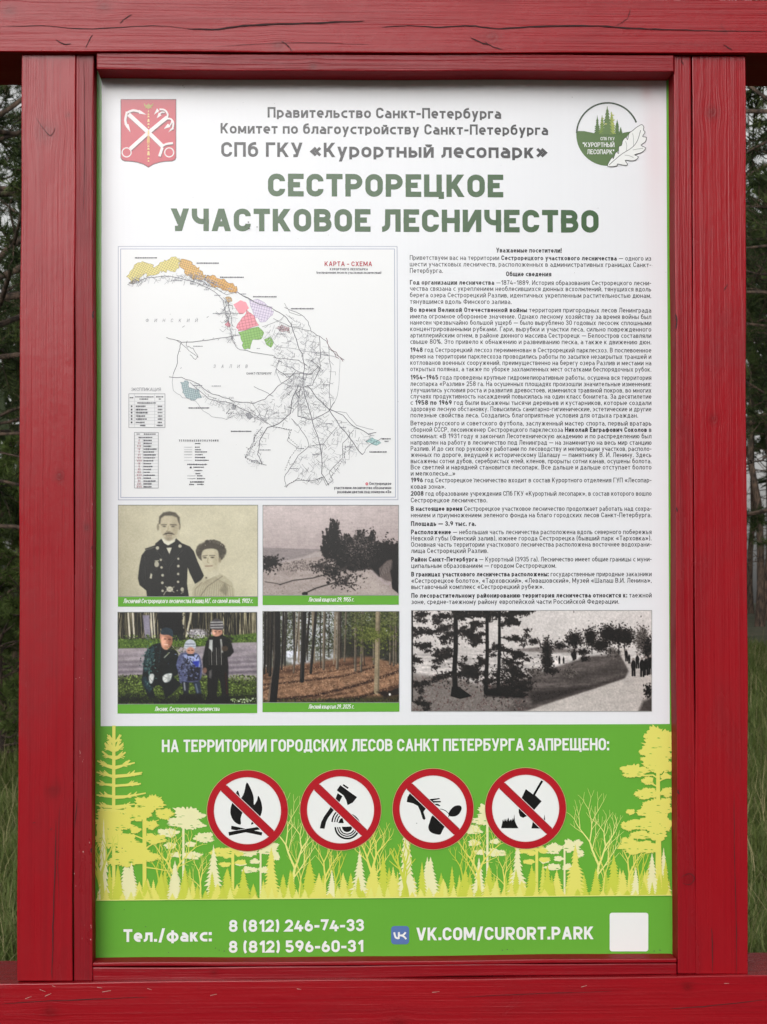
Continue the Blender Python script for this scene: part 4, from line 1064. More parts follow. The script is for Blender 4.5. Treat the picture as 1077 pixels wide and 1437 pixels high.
mt_('Сестрорецкое', 945, 1024, 899, 11, K1, .18); mt_('участковое лесничество обозначено', 818, 1024, 914, 11, K1, .18); mt_('розовым цветом под номером «3»', 830, 1024, 928.5, 11, K1, .18)
p = ZM([(936, 895)])[0]; s.poly(circ(p[0], p[1], 2.1, 16), ink('c9606c'), 0); s.poly(circ(p[0], p[1], 1.1, 12), ink('e6a0a8'), 2)
def greek(x0, x1, y, h=4.5, k=K1):
    x = x0; 
    while x < x1 - 1:
        w_ = min(rg.uniform(3, 7), x1 - x)
        hh = h * rg.uniform(.7, 1.1)
        s.poly(ZM([(x, y - hh / 2), (x + w_ * .82, y - hh / 2), (x + w_ * .82, y + hh / 2), (x, y + hh / 2)]), k, 1); x += w_
for x0, x1, y in ((102, 182, 82), (324, 405, 101), (408, 494, 152), (527, 612, 222), (663, 747, 265), (447, 522, 706), (945, 1008, 780), (295, 370, 622), (990, 1022, 733), (1000, 1014, 742)): greek(x0, x1, y)
for x0, x1, y in ((232, 272, 163), (300, 322, 176), (350, 368, 197), (388, 410, 217), (382, 418, 282), (312, 346, 400), (378, 412, 543), (310, 345, 541), (478, 502, 212), (548, 590, 773), (520, 545, 812), (660, 690, 840), (838, 862, 692), (740, 765, 790), (790, 812, 678), (690, 712, 768), (612, 640, 356), (650, 665, 382), (540, 552, 408), (866, 892, 762), (600, 622, 640), (700, 720, 655)): greek(x0, x1, y, 3.2, K2)
for st, x, y in (('VII', 708, 505), ('XV', 768, 532), ('XVII', 780, 545), ('VII', 765, 758), ('XV', 828, 722), ('IX', 690, 600), ('X', 694, 622), ('VI', 728, 590), ('XII', 560, 668), ('V', 742, 615), ('XIV', 455, 290), ('XVI', 440, 590), ('XIV', 780, 435)):
    mt_(st, x, x + 5.5 * len(st), y, 8, K2, .12)
def table(x0, y0, x1, y1, rows, cols):
    for y in rows: s.strip(ZM([(x0, y), (x1, y)]), .35, K3, 0)
    for x, ya in cols: s.strip(ZM([(x, ya), (x, y1)]), .35, K3, 0)
    s.strip(ZM([(x0, y0), (x1, y0), (x1, y1), (x0, y1)]), .6, K2, 0, True)
table(80, 571, 210, 692, (598, 611, 622, 634, 645, 657, 668, 680), ((101, 571), (173, 571)))
greek(83, 97, 585); greek(103, 170, 582, 4); greek(118, 150, 590, 4); greek(178, 205, 582, 4); greek(188, 196, 590, 4); greek(110, 178, 604, 4.5)
for i, y in enumerate((616, 628, 639, 651, 662, 674)):
    greek(105, 105 + (36, 42, 44, 34, 40, 32)[i], y, 5); greek(184, 201, y, 4.5); q = ZM([(90, y)])[0]; s.poly(circ(q[0], q[1], 1.3, 10), K1, 1)
greek(120, 140, 685, 4.5); greek(180, 202, 685, 4.5)
table(100, 710, 186, 910, [722 + 11.05 * i for i in range(17)], ((131, 734),))
greek(108, 120, 716, 4); greek(134, 178, 716, 4); greek(115, 165, 728, 4)
for i, (rn, l) in enumerate(zip('I II III IV V VI VII VIII IX X XI XII XIII XIV XV XVI XVII'.split(), (30, 30, 28, 48, 38, 45, 42, 36, 28, 33, 28, 24, 42, 27, 44, 30, 30))):
    y = 739 + 10.4 * i; wq = 4.6 * len(rn); mt_(rn, 117 - wq / 2, 117 + wq / 2, y + 3, 7, ink('a8707a'), .16); greek(133, 133 + l, y, 4.5)
greek(318, 338, 750, 4)
for i, (y, l) in enumerate(((763, 17), (772, 22), (780, 44), (790, 28), (800, 38), (810, 50))):
    s.strip(ZM([(279, y), (308, y)]), .55, (K3, K3, K1, K2, K3, K3)[i], 0); greek(318, 318 + l, y, 4)
greek(290, 362, 825, 4.5); greek(312, 350, 835, 3.5); greek(316, 345, 847, 3.5); s.poly(ZM([(299, 833), (306, 833), (306, 839), (299, 839)]), K1, 0); greek(320, 338, 858, 4.5)
s.strip(ZM([(290, 866), (320, 866)]), .5, K2, 0); greek(325, 345, 866, 4); s.strip(ZM([(290, 876), (320, 876)]), .5, K2, 0); greek(325, 355, 876, 4); greek(300, 352, 888, 5); greek(297, 315, 897, 4); greek(326, 350, 897, 4)
for x, y, l in ((345, 378, 6), (400, 378, 5), (430, 372, 5), (360, 297, 7), (272, 332, 9), (382, 372, 4), (262, 420, 4), (265, 480, 5), (290, 405, 4)): s.strip(ZM([(x, y), (x + l, y - l * .6)]), .6, K2, 0)
s.build('map_lettering', mp_)

# ------------------------------------------------------------------ printed photographs: fine colour grids
class Pic:
    def __init__(p, x0, y0, x1, y1, sx, sy, sc_, cell=.62):
        """photo pixels x0..x1, y0..y1; drawing coordinates are those of an enlarged crop with origin sx, sy and scale sc_"""
        p.x0, p.y0, p.x1, p.y1 = x0, y0, x1, y1
        p.nx = int((x1 - x0) / cell) + 1; p.ny = int((y1 - y0) / cell) + 1
        gx = np.linspace(x0, x1, p.nx); gyy = np.linspace(y0, y1, p.ny)
        PX, PY = np.meshgrid(gx, gyy)
        p.X = (PX - sx) * sc_; p.Y = (PY - sy) * sc_
        p.soft = cell * sc_ * .6
        p.ls, p.lm, p.con, p.blur, p.mod = .8, 1.4, 1.08, 1, .05; p.a = np.zeros((p.ny, p.nx, 3)); p.r = np.random.default_rng(int(x0 * 7 + y0))
    def mix(p, mask, col):
        c = np.array(col, float)
        p.a = p.a * (1 - mask[..., None]) + c * mask[..., None]
    def fillfn(p, fn):
        p.a[...] = fn(p.X, p.Y)
    def sdpoly(p, pts):
        n = len(pts); d = np.full(p.X.shape, 1e9); ins = np.zeros(p.X.shape, bool)
        for i in range(n):
            ax, ay = pts[i]; bx, by = pts[(i + 1) % n]
            ex, ey = bx - ax, by - ay; l2 = ex * ex + ey * ey + 1e-9
            t = np.clip(((p.X - ax) * ex + (p.Y - ay) * ey) / l2, 0, 1)
            d = np.minimum(d, np.hypot(p.X - ax - t * ex, p.Y - ay - t * ey))
            if ay != by:
                ins ^= ((ay > p.Y) != (by > p.Y)) & (p.X < (bx - ax) * (p.Y - ay) / (by - ay) + ax)
        return np.where(ins, -d, d)
    def poly(p, pts, col, soft=None, alpha=1.0, sm=False):
        if sm: pts = smooth(pts, 4, True)
        s_ = soft or p.soft
        p.mix(np.clip(.5 - p.sdpoly(pts) / (2 * s_), 0, 1) * alpha, col)
    def ell(p, cx, cy, rx, ry, col, soft=None, alpha=1.0):
        s_ = soft or p.soft
        d = (np.hypot((p.X - cx) / rx, (p.Y - cy) / ry) - 1) * min(rx, ry)
        p.mix(np.clip(.5 - d / (2 * s_), 0, 1) * alpha, col)
    def line(p, pts, wd, col, soft=None, alpha=1.0, taper=1.0):
        s_ = soft or p.soft; m_ = np.zeros(p.X.shape); n = len(pts) - 1
        for i in range(n):
            ax, ay = pts[i]; bx, by = pts[i + 1]
            ex, ey = bx - ax, by - ay; l2 = ex * ex + ey * ey + 1e-9
            t = np.clip(((p.X - ax) * ex + (p.Y - ay) * ey) / l2, 0, 1)
            d = np.hypot(p.X - ax - t * ex, p.Y - ay - t * ey) - wd / 2 * (1 - (1 - taper) * (i + t) / n)
            m_ = np.maximum(m_, np.clip(.5 - d / (2 * s_), 0, 1))
        p.mix(m_ * alpha, col)
    def noise(p, sx, sy, oct=3):
        out = 0; amp = 1; tot = 0
        for o in range(oct):
            fx, fy = sx / 2 ** o, sy / 2 ** o
            u = p.X / fx; v = p.Y / fy
            u = u - u.min(); v = v - v.min()
            g = p.r.random((int(v.max()) + 3, int(u.max()) + 3))
            i, j = u.astype(int), v.astype(int); fu, fv = u - i, v - j
            fu = fu * fu * (3 - 2 * fu); fv = fv * fv * (3 - 2 * fv)
            q = g[j, i] * (1 - fu) * (1 - fv) + g[j, i + 1] * fu * (1 - fv) + g[j + 1, i] * (1 - fu) * fv + g[j + 1, i + 1] * fu * fv
            out = out + q * amp; tot += amp; amp *= .6
        return out / tot
    def grain(p, k, sx=4, sy=4): p.a *= (1 + k * (p.noise(sx, sy, 2) - .5))[..., None]
    def leaves(p, fn, n, r, cols, asp=.6):
        """n small strokes at the points fn() gives"""
        r *= p.ls
        for _ in range(int(n * p.lm)):
            q = fn()
            if q is None: continue
            x, y = q; rr = r * p.r.uniform(.5, 1.3); th = p.r.uniform(0, 3.14)
            m0 = (np.abs(p.X[0] - x) < rr * 2.2); n0 = (np.abs(p.Y[:, 0] - y) < rr * 2.2)
            if not m0.any() or not n0.any(): continue
            i0, i1 = np.where(n0)[0][[0, -1]]; j0, j1 = np.where(m0)[0][[0, -1]]
            X = p.X[i0:i1 + 1, j0:j1 + 1] - x; Y = p.Y[i0:i1 + 1, j0:j1 + 1] - y
            U = X * math.cos(th) + Y * math.sin(th); V = -X * math.sin(th) + Y * math.cos(th)
            d = (np.hypot(U / rr, V / (rr * asp)) - 1) * rr * asp
            mk = np.clip(.5 - d / (2 * p.soft), 0, 1)[..., None]
            c = np.array(cols[p.r.integers(len(cols))], float)
            p.a[i0:i1 + 1, j0:j1 + 1] = p.a[i0:i1 + 1, j0:j1 + 1] * (1 - mk) + c * mk
    def shoots(p, tips, base, n, wd, cols, r=8, stem=(30, 27, 27)):
        """twiggy bush: n shoots from around base = (x, y, sx, sy) to points near the tips, each with leaves along it"""
        for k in range(n):
            tx, ty = tips[k % len(tips)]; tx += p.r.normal(0, wd); ty += abs(p.r.normal(0, wd * .7))
            bx_, by_ = p.r.normal(base[0], base[2]), p.r.normal(base[1], base[3])
            bx_ = bx_ * .45 + tx * .55 if k % 2 else bx_
            mx_, my_ = (bx_ + tx) / 2 + p.r.normal(0, 8), (by_ + ty) / 2
            p.line([(bx_, by_), (mx_, my_), (tx, ty)], 3.2, stem, taper=.3)
            def pt():
                t = p.r.random(); u = t * t * tx + 2 * t * (1 - t) * mx_ + (1 - t) ** 2 * bx_; v = t * t * ty + 2 * t * (1 - t) * my_ + (1 - t) ** 2 * by_
                s__ = 13 * (1.05 - t); return u + p.r.normal(0, s__), v + p.r.normal(0, s__ * .8)
            p.leaves(pt, 16, r, cols, .5)
    def build(p, label, frame_col='8c8f8c'):
        X = np.linspace(p.x0, p.x1, p.nx); Y = np.linspace(p.y0, p.y1, p.ny)
        PX, PY = np.meshgrid(X, Y)
        d = np.array(_f)[None, None] * F + np.array(_r)[None, None] * (PX - 538.5)[..., None] - np.array(_u)[None, None] * (PY - 718.5)[..., None]
        t = -CAM.y / d[..., 1]
        wx = CAM.x + d[..., 0] * t; wz = CAM.z + d[..., 2] * t - Z0
        v = np.stack([wx, np.full_like(wx, -.0004), wz], -1).reshape(-1, 3)
        i = np.arange(p.nx * p.ny).reshape(p.ny, p.nx)
        f = np.stack([i[:-1, :-1], i[1:, :-1], i[1:, 1:], i[:-1, 1:]], -1).reshape(-1, 4)
        me = bpy.data.meshes.new('photograph')
        me.vertices.add(len(v)); me.vertices.foreach_set('co', v.ravel())
        me.loops.add(f.size); me.loops.foreach_set('vertex_index', f.ravel().astype(np.int32))
        me.polygons.add(len(f)); me.polygons.foreach_set('loop_start', np.arange(0, f.size, 4, dtype=np.int32))
        me.update()
        for _ in range(p.blur):
            q_ = np.pad(p.a, ((1, 1), (1, 1), (0, 0)), 'edge'); p.a = .5 * p.a + .125 * (q_[:-2, 1:-1] + q_[2:, 1:-1] + q_[1:-1, :-2] + q_[1:-1, 2:])
        p.a *= (1 + p.mod * (p.noise(46, 46, 4) - .5))[..., None]; p.a += ((p.noise(7, 7, 2) - .5) * 16)[..., None]
        c = np.clip((p.a - 150) * p.con + 146, 0, 255) / 255
        lin = np.where(c <= .04045, c / 12.92, ((c + .055) / 1.055) ** 2.4) * .95
        at = me.color_attributes.new('print', 'FLOAT_COLOR', 'POINT')
        at.data.foreach_set('color', np.concatenate([lin.reshape(-1, 3), np.ones((len(v), 1))], 1).astype(np.float32).ravel())
        me.materials.append(m_pic)
        o = link(bpy.data.objects.new('photograph', me), board); o['label'] = label
        s = Sheet(3); s.strip([(p.x0, p.y0), (p.x1, p.y0), (p.x1, p.y1), (p.x0, p.y1)], .8, ink(frame_col), 0, True); s.build('photo_edge', o)
        return o
    def caption(p, o, y1, st, xa, xb, yb, cap):
        s = Sheet(2); s.poly([(p.x0 - .3, p.y1), (p.x1 + .3, p.y1), (p.x1 + .3, y1 - .3), (p.x0 - .3, y1 + .3)], GCAP, 0)
        text(s, [(st, .16)], xa, xb, yb + .2, yb - .2, cap, WHT, 4, shear=.2); s.build('caption_strip', o)
m_pic, t_, b_ = new_mat('photo_print')
vc = t_.nodes.new('ShaderNodeVertexColor'); vc.layer_name = 'print'
t_.links.new(vc.outputs['Color'], b_.inputs['Base Color'])
b_.inputs['Roughness'].default_value = .24

# forester and his wife, 1902
p = Pic(166.2, 708.8, 362.0, 837.2, 160, 705, 5.254)
p.fillfn(lambda X, Y: np.stack([c + 14 * (X / 1050) - 10 * np.clip((Y - 450) / 300, 0, 1) - 12 * np.clip(1 - X / 260, 0, 1) for c in (196, 190, 165)], -1))
p.a += ((p.noise(260, 200, 3) - .5) * 26)[..., None]
BKJ = (40, 40, 38)
p.poly([(245, 700), (240, 650), (190, 610), (178, 560), (188, 470), (205, 390), (240, 345), (300, 320), (345, 275), (440, 262), (500, 300), (560, 325), (590, 360), (620, 440), (665, 540), (640, 585), (598, 600), (560, 520), (545, 480), (540, 600), (555, 700)], BKJ)
p.line([(235, 345), (305, 322)], 10, (30, 30, 28)); p.line([(232, 352), (300, 330)], 2.5, (170, 166, 150))
p.poly([(305, 305), (350, 268), (400, 330), (380, 345), (310, 345)], (30, 30, 28)); p.poly([(460, 265), (500, 300), (510, 345), (440, 345), (420, 320)], (32, 32, 30))
p.line([(310, 345), (390, 470)], 4, (62, 61, 58)); p.line([(510, 345), (415, 470), (405, 520)], 4, (62, 61, 58)); p.line([(545, 360), (548, 480)], 5, (26, 26, 24)); p.line([(225, 400), (235, 560)], 4, (55, 54, 52))
p.poly([(352, 268), (455, 262), (450, 290), (400, 318), (370, 300)], (222, 218, 200)); p.poly([(388, 335), (428, 333), (410, 382)], (214, 210, 192)); p.line([(380, 322), (435, 320)], 8, (35, 35, 33))
p.ell(326, 182, 9, 26, (150, 142, 122)); p.ell(484, 176, 9, 26, (140, 132, 112))
p.poly([(338, 130), (350, 95), (410, 82), (465, 95), (482, 140), (478, 200), (455, 250), (425, 280), (395, 282), (362, 250), (342, 200)], (196, 186, 160), sm=True, soft=5)
p.poly([(332, 160), (335, 105), (365, 75), (410, 66), (455, 75), (486, 110), (488, 165), (478, 150), (465, 112), (430, 98), (375, 98), (348, 118), (342, 160)], (88, 82, 70), soft=5)
p.ell(450, 190, 26, 70, (160, 150, 126), soft=18, alpha=.5)
p.line([(352, 166), (388, 164)], 7, (96, 88, 74), soft=4); p.line([(418, 164), (460, 166)], 7, (96, 88, 74), soft=4)
p.ell(372, 178, 11, 4, (74, 68, 58), soft=3); p.ell(436, 178, 11, 4, (74, 68, 58), soft=3); p.line([(404, 175), (398, 210)], 5, (168, 156, 130), soft=4); p.line([(388, 214), (416, 214)], 5, (130, 120, 100), soft=3)
p.poly([(362, 240), (380, 224), (405, 220), (430, 224), (450, 238), (420, 236), (400, 234), (385, 238)], (84, 76, 64), soft=4); p.line([(385, 246), (425, 246)], 4, (120, 100, 86), soft=3); p.ell(404, 268, 26, 14, (130, 120, 102), soft=8, alpha=.6)
for x, y, r in ((322, 336, 13), (488, 322, 13), (347, 424, 9), (352, 480, 9), (360, 537, 10), (358, 593, 10), (360, 652, 9), (476, 416, 8), (476, 470, 10), (475, 528, 9), (474, 586, 9), (468, 650, 5)): p.ell(x, y, r, r, (186, 182, 164))
p.ell(316, 456, 17, 22, (178, 174, 156)); p.line([(305, 432), (330, 430)], 7, (190, 186, 168)); p.poly([(272, 522), (284, 530), (280, 562), (264, 560)], (190, 186, 168)); p.ell(413, 640, 24, 20, (200, 196, 178)); p.line([(380, 620), (445, 662)], 6, (170, 166, 150)); p.line([(445, 622), (380, 660), (368, 682)], 6, (170, 166, 150)); p.ell(505, 642, 12, 16, (180, 176, 158)); p.line([(495, 672), (515, 660)], 5, (160, 156, 140))
p.poly([(575, 700), (580, 640), (605, 600), (660, 560), (690, 530), (770, 515), (830, 550), (870, 590), (890, 640), (890, 700)], (184, 177, 152), soft=5)
for i in range(16):
    x = 610 + i * 18; p.line([(x, 695), (x + 20 - i * 2, 620), (690 + i * 8, 545 + abs(i - 6) * 5)], 4, (138, 131, 110), alpha=.6)
p.line([(640, 690), (690, 620), (800, 545)], 6, (112, 106, 90), alpha=.7); p.line([(600, 690), (600, 640), (650, 590)], 6, (120, 114, 96), alpha=.6); p.poly([(780, 650), (820, 590), (842, 640), (830, 690)], (130, 124, 104), soft=8, alpha=.7)
p.poly([(672, 560), (682, 510), (760, 500), (782, 528), (700, 566)], (202, 196, 172), soft=4); p.ell(682, 556, 8, 7, (120, 112, 96))
p.ell(718, 365, 104, 82, (78, 72, 62), soft=7)
for i in range(60): 
    a = p.r.uniform(0, 6.28); p.ell(718 + 98 * math.cos(a), 360 + 74 * math.sin(a), 13, 11, [(66, 60, 52), (96, 90, 78)][i % 2], soft=5, alpha=.8)
p.poly([(648, 380), (665, 350), (720, 340), (765, 355), (775, 410), (770, 450), (745, 490), (708, 512), (682, 500), (660, 460), (648, 420)], (200, 192, 166), sm=True, soft=4)
p.ell(752, 430, 20, 55, (168, 158, 134), soft=14, alpha=.6); p.ell(782, 425, 9, 20, (150, 140, 118), soft=4)
p.line([(655, 396), (688, 392)], 5, (92, 84, 72), soft=3); p.line([(706, 392), (745, 392)], 5, (92, 84, 72), soft=3); p.ell(672, 408, 12, 5, (74, 66, 56), soft=3); p.ell(727, 406, 12, 5, (74, 66, 56), soft=3); p.line([(696, 410), (690, 440), (702, 446)], 4, (150, 138, 114), soft=3); p.line([(676, 470), (726, 468)], 6, (132, 104, 92), soft=3)
for i in range(30): p.ell(p.r.uniform(500, 1000), p.r.uniform(40, 330), 2.5, 2.5, (212, 206, 184))
p.grain(.05, 9, 9)
p.caption(p.build('sepia portrait of a uniformed man and a woman'), 851, 'Лесничий Сестрорецкого лесничества Кошиц М.Г. со своей женой, 1902 г.', 173.5, 355, 846.4, 6.6)

# dune with bushes, 1955
p = Pic(369.2, 709.0, 559.6, 835.4, 365, 705, 5.386); p.ls, p.lm, p.con, p.mod = .6, 2.6, 1.18, .08
p.fillfn(lambda X, Y: np.stack([c - 20 * np.clip((Y - 100) / 260, 0, 1) - 8 * np.clip((X - 600) / 400, 0, 1) for c in (198, 186, 185)], -1))
p.a += ((p.noise(14, 300, 2) - .5) * 8)[..., None]
p.poly([(0, 340), (500, 356), (500, 450), (0, 470)], (150, 141, 141)); p.grain(.08, 60, 8)
p.poly([(150, 450), (330, 412), (420, 372), (500, 375), (470, 420), (280, 450)], (176, 166, 164), soft=6)
p.poly([(0, 540), (150, 460), (300, 432), (480, 405), (600, 400), (820, 500), (890, 580), (1060, 690), (1060, 720), (0, 720)], (168, 157, 153), soft=4)
p.a *= (1 + .16 * (p.noise(70, 22, 4) - .5) * (p.Y > 430))[..., None]
p.poly([(690, 560), (830, 520), (890, 590), (980, 690), (700, 700), (640, 640)], (186, 175, 170), soft=30, alpha=.6)
D1 = [(34, 30, 30), (44, 40, 39), (26, 23, 23)]
def sp(cx, cy, sx_, sy_): return lambda: (p.r.normal(cx, sx_), p.r.normal(cy, sy_))
p.leaves(lambda: (p.r.uniform(60, 460), p.r.uniform(430, 520)), 90, 9, [(86, 78, 76), (110, 100, 98)], .45)
p.leaves(lambda: (p.r.uniform(30, 1000), p.r.uniform(480, 690)), 130, 5, [(130, 110, 107), (100, 90, 88), (196, 186, 181)], .5)
p.leaves(sp(85, 452, 36, 26), 90, 12, D1); p.leaves(sp(30, 490, 20, 22), 40, 12, D1)
for q, w_ in (([(150, 622), (250, 590), (400, 572), (500, 545), (520, 500)], 7), ([(335, 690), (420, 650), (520, 620), (640, 585), (700, 545)], 9), ([(40, 600), (120, 612), (160, 622)], 4), ([(560, 620), (700, 610), (690, 640), (720, 665)], 7), ([(640, 520), (680, 560), (640, 620)], 6), ([(400, 490), (450, 470), (520, 440)], 12)):
    p.line(q, w_, (50, 45, 44), soft=3)
p.ell(340, 690, 22, 14, (36, 32, 31)); p.ell(515, 605, 14, 10, (50, 45, 44))
p.leaves(sp(480, 490, 50, 26), 90, 11, [(56, 51, 50), (80, 73, 71)]); p.leaves(sp(640, 600, 50, 26), 60, 10, [(56, 51, 50), (40, 36, 36)]); p.leaves(sp(560, 530, 40, 30), 60, 12, D1)
p.poly([(470, 400), (500, 340), (560, 330), (620, 300), (760, 270), (880, 330), (960, 330), (1050, 310), (1050, 560), (900, 560), (840, 500), (700, 520), (580, 480), (560, 410)], (34, 31, 31), soft=8)
p.poly([(1000, 440), (1050, 360), (1060, 700), (1000, 650), (990, 560)], (24, 22, 22))
p.shoots([(548, 118), (530, 150), (575, 150), (565, 125), (590, 130), (515, 190), (500, 215), (490, 250), (600, 210), (480, 290), (470, 330), (590, 240), (610, 280)], (540, 400, 26, 20), 44, 8, D1, 10)
p.ell(535, 370, 50, 50, (34, 31, 31), soft=20); p.poly([(515, 380), (530, 230), (555, 160), (575, 180), (580, 260), (590, 380)], (34, 31, 31), soft=14, alpha=.8)
p.shoots([(620, 280), (655, 235), (640, 260), (690, 270), (720, 250), (745, 210), (780, 205), (760, 230), (810, 260), (855, 215), (840, 240), (830, 260), (880, 290), (920, 300), (960, 285), (940, 310), (1000, 320), (1040, 305)], (790, 440, 80, 30), 90, 10, D1 + [(60, 55, 54)], 11); p.leaves(sp(760, 350, 66, 40), 220, 12, D1 + [(60, 55, 54)], .5); p.leaves(sp(720, 420, 90, 55), 260, 14, D1 + [(70, 64, 62)], .5); p.leaves(sp(900, 360, 46, 30), 140, 12, D1, .5); p.leaves(sp(1000, 360, 40, 40), 90, 12, D1, .5)
p.leaves(sp(760, 320, 70, 60), 130, 6, [(120, 110, 108), (160, 150, 148)], .4); p.leaves(sp(850, 240, 12, 20), 20, 8, D1, .5)
p.poly([(900, 500), (960, 440), (1000, 430), (985, 520), (1000, 600), (950, 590), (905, 560)], (110, 100, 97), soft=5)
for i in range(14): p.line([(905 + i * 7, 560 - i * 4), (935 + i * 5, 470 - i * 2)], 3.5, [(60, 54, 53), (168, 158, 154)][i % 2], alpha=.8)
p.grain(.08, 8, 8)
p.caption(p.build('old grey photograph of bushes on a sand dune'), 848.8, 'Лесной квартал 29, 1955 г.', 433.2, 497, 844.4, 6.4)

# forester crouching with two children
p = Pic(165.6, 859.0, 361.0, 988.0, 160, 852, 5.254); p.ls, p.lm, p.con, p.mod = .7, 2.0, 1.2, .26
p.fillfn(lambda X, Y: np.stack([np.full_like(X, c) for c in (52, 50, 42)], -1))
p.a *= (.6 + .9 * p.noise(26, 90, 3))[..., None]
for i in range(110):
    x = p.r.uniform(30, 1060); w_ = p.r.uniform(2, 9); b0 = p.r.uniform(.5, 1.05); lean = p.r.normal(0, 12)
    p.line([(x, 30), (x + lean, 225)], w_, tuple(v * b0 for v in (186, 178, 152)), alpha=p.r.uniform(.5, .95))
for i in range(50):
    x = p.r.uniform(30, 1060); p.line([(x, 30), (x + p.r.normal(0, 30), 225)], p.r.uniform(3, 8), (26, 25, 22), alpha=.8)
p.poly([(212, 60), (262, 58), (272, 235), (232, 235)], (128, 124, 136), soft=4)
for x in (285, 303, 150, 118): p.line([(x - 12, 30), (x, 228)], 11, (196, 190, 176), soft=4)
p.line([(572, 36), (536, 215)], 13, (186, 180, 160), soft=3); p.line([(514, 36), (512, 200)], 14, (172, 166, 146), soft=3)
p.poly([(330, 36), (505, 36), (500, 110), (520, 180), (490, 280), (430, 250), (340, 150)], (22, 22, 24), soft=6)
p.leaves(lambda: (p.r.uniform(330, 520), p.r.uniform(40, 270)), 90, 8, [(16, 16, 18), (44, 46, 56)], .6)
p.ell(618, 196, 66, 36, (150, 146, 148), soft=8); p.leaves(lambda: (p.r.normal(618, 34), p.r.normal(196, 18)), 60, 9, [(110, 106, 110), (186, 184, 186)], .6)
p.poly([(0, 235), (330, 235), (430, 250), (700, 225), (1060, 190), (1060, 262), (880, 268), (640, 290), (300, 300), (0, 306)], (86, 106, 52), soft=6)
p.leaves(lambda: (p.r.uniform(30, 1060), p.r.uniform(205, 300)), 420, 7, [(126, 148, 76), (62, 80, 36), (44, 56, 30)], .5)
p.poly([(0, 306), (300, 300), (640, 290), (880, 262), (1060, 258), (1060, 560), (0, 540)], (146, 139, 143), soft=4)
p.a *= np.where(p.Y > 300, 1 + .18 * (p.noise(160, 14, 3) - .5), 1)[..., None]
for y0, a0 in ((392, .35), (425, .45), (462, .55), (500, .65), (340, .2)): p.line([(0, y0 + 20), (500, y0), (1060, y0 - 25)], 16, (70, 64, 76), soft=12, alpha=a0)
p.poly([(0, 520), (300, 505), (620, 500), (860, 530), (1060, 540), (1060, 730), (0, 730)], (72, 82, 46), soft=18)
p.leaves(lambda: (p.r.uniform(30, 1060), 500 + 215 * p.r.random()), 1500, 8, [(106, 124, 64), (140, 158, 92), (54, 62, 36), (36, 42, 28), (84, 96, 56)], .5)
p.poly([(30, 640), (480, 670), (900, 650), (1060, 650), (1060, 730), (30, 730)], (22, 26, 16), soft=22, alpha=.75)
p.leaves(lambda: (p.r.uniform(30, 1060), p.r.uniform(640, 715)), 260, 7, [(84, 98, 52), (30, 34, 22), (56, 66, 38)], .5)
NV = (36, 50, 54)
p.poly([(215, 480), (222, 400), (250, 310), (330, 265), (420, 275), (470, 330), (480, 440), (475, 490), (440, 520), (490, 560), (470, 600), (400, 660), (380, 670), (362, 600), (330, 575), (290, 600), (302, 660), (262, 668), (215, 570), (205, 540)], (30, 38, 40), sm=True)
p.poly([(222, 400), (250, 312), (300, 290), (300, 380), (260, 470), (225, 480)], (58, 80, 84), soft=10, alpha=.85); p.poly([(210, 520), (240, 500), (260, 570), (290, 590), (262, 640), (220, 580)], (44, 62, 68), soft=8); p.line([(345, 300), (330, 420)], 12, (46, 58, 60)); p.line([(410, 335), (372, 372)], 7, (150, 152, 140))
p.leaves(lambda: (p.r.normal(345, 50), p.r.normal(420, 60)), 90, 9, [(22, 26, 24), (50, 58, 52), (14, 16, 16)], .5); p.leaves(lambda: (p.r.normal(265, 24), p.r.normal(420, 70)), 60, 9, [(70, 96, 96), (36, 52, 54), (92, 116, 112)], .5); p.leaves(lambda: (p.r.normal(430, 24), p.r.normal(440, 60)), 40, 8, [(40, 56, 54), (22, 30, 30)], .5)
p.poly([(345, 190), (420, 195), (432, 260), (400, 312), (362, 305), (345, 250)], (172, 130, 112), sm=True, soft=5); p.ell(365, 250, 18, 40, (214, 170, 150), soft=8, alpha=.8); p.ell(415, 255, 14, 40, (120, 84, 72), soft=8, alpha=.7)
p.poly([(352, 165), (385, 148), (430, 165), (438, 218), (405, 205), (350, 200)], (54, 66, 74), sm=True); p.line([(372, 235), (385, 235)], 5, (70, 44, 38)); p.line([(403, 237), (418, 238)], 5, (70, 44, 38)); p.line([(372, 275), (398, 278)], 6, (206, 180, 166))
p.poly([(258, 520), (270, 495), (292, 492), (298, 515), (285, 556), (268, 562)], (178, 180, 178), sm=True, soft=5); p.poly([(360, 520), (380, 495), (425, 488), (428, 505), (415, 540), (385, 556), (366, 546)], (192, 194, 192), sm=True, soft=5); p.ell(405, 520, 10, 26, (120, 124, 124), soft=8, alpha=.7); p.line([(360, 510), (420, 530)], 5, (140, 142, 142)); p.line([(262, 520), (285, 548)], 4, (130, 132, 132)); p.line([(372, 540), (425, 500)], 4, (150, 152, 150))
p.line([(430, 285), (490, 350)], 7, (150, 150, 120)); p.leaves(lambda: (p.r.normal(465, 30), p.r.normal(300, 26)), 30, 8, [(96, 104, 66), (60, 66, 42)], .5)
p.poly([(490, 560), (480, 500), (462, 430), (480, 360), (520, 335), (610, 340), (640, 380), (650, 480), (630, 545), (560, 555)], (88, 92, 118), sm=True); p.poly([(505, 350), (620, 350), (640, 440), (600, 445), (540, 400)], (150, 158, 190), soft=6); p.poly([(580, 400), (632, 395), (625, 440), (580, 440)], (58, 70, 150), soft=5); p.poly([(540, 440), (640, 445), (632, 540), (540, 548)], (44, 46, 60), soft=6)
p.leaves(lambda: (p.r.normal(545, 42), p.r.normal(440, 50)), 110, 9, [(34, 34, 38), (60, 62, 76), (110, 116, 140)], .5)
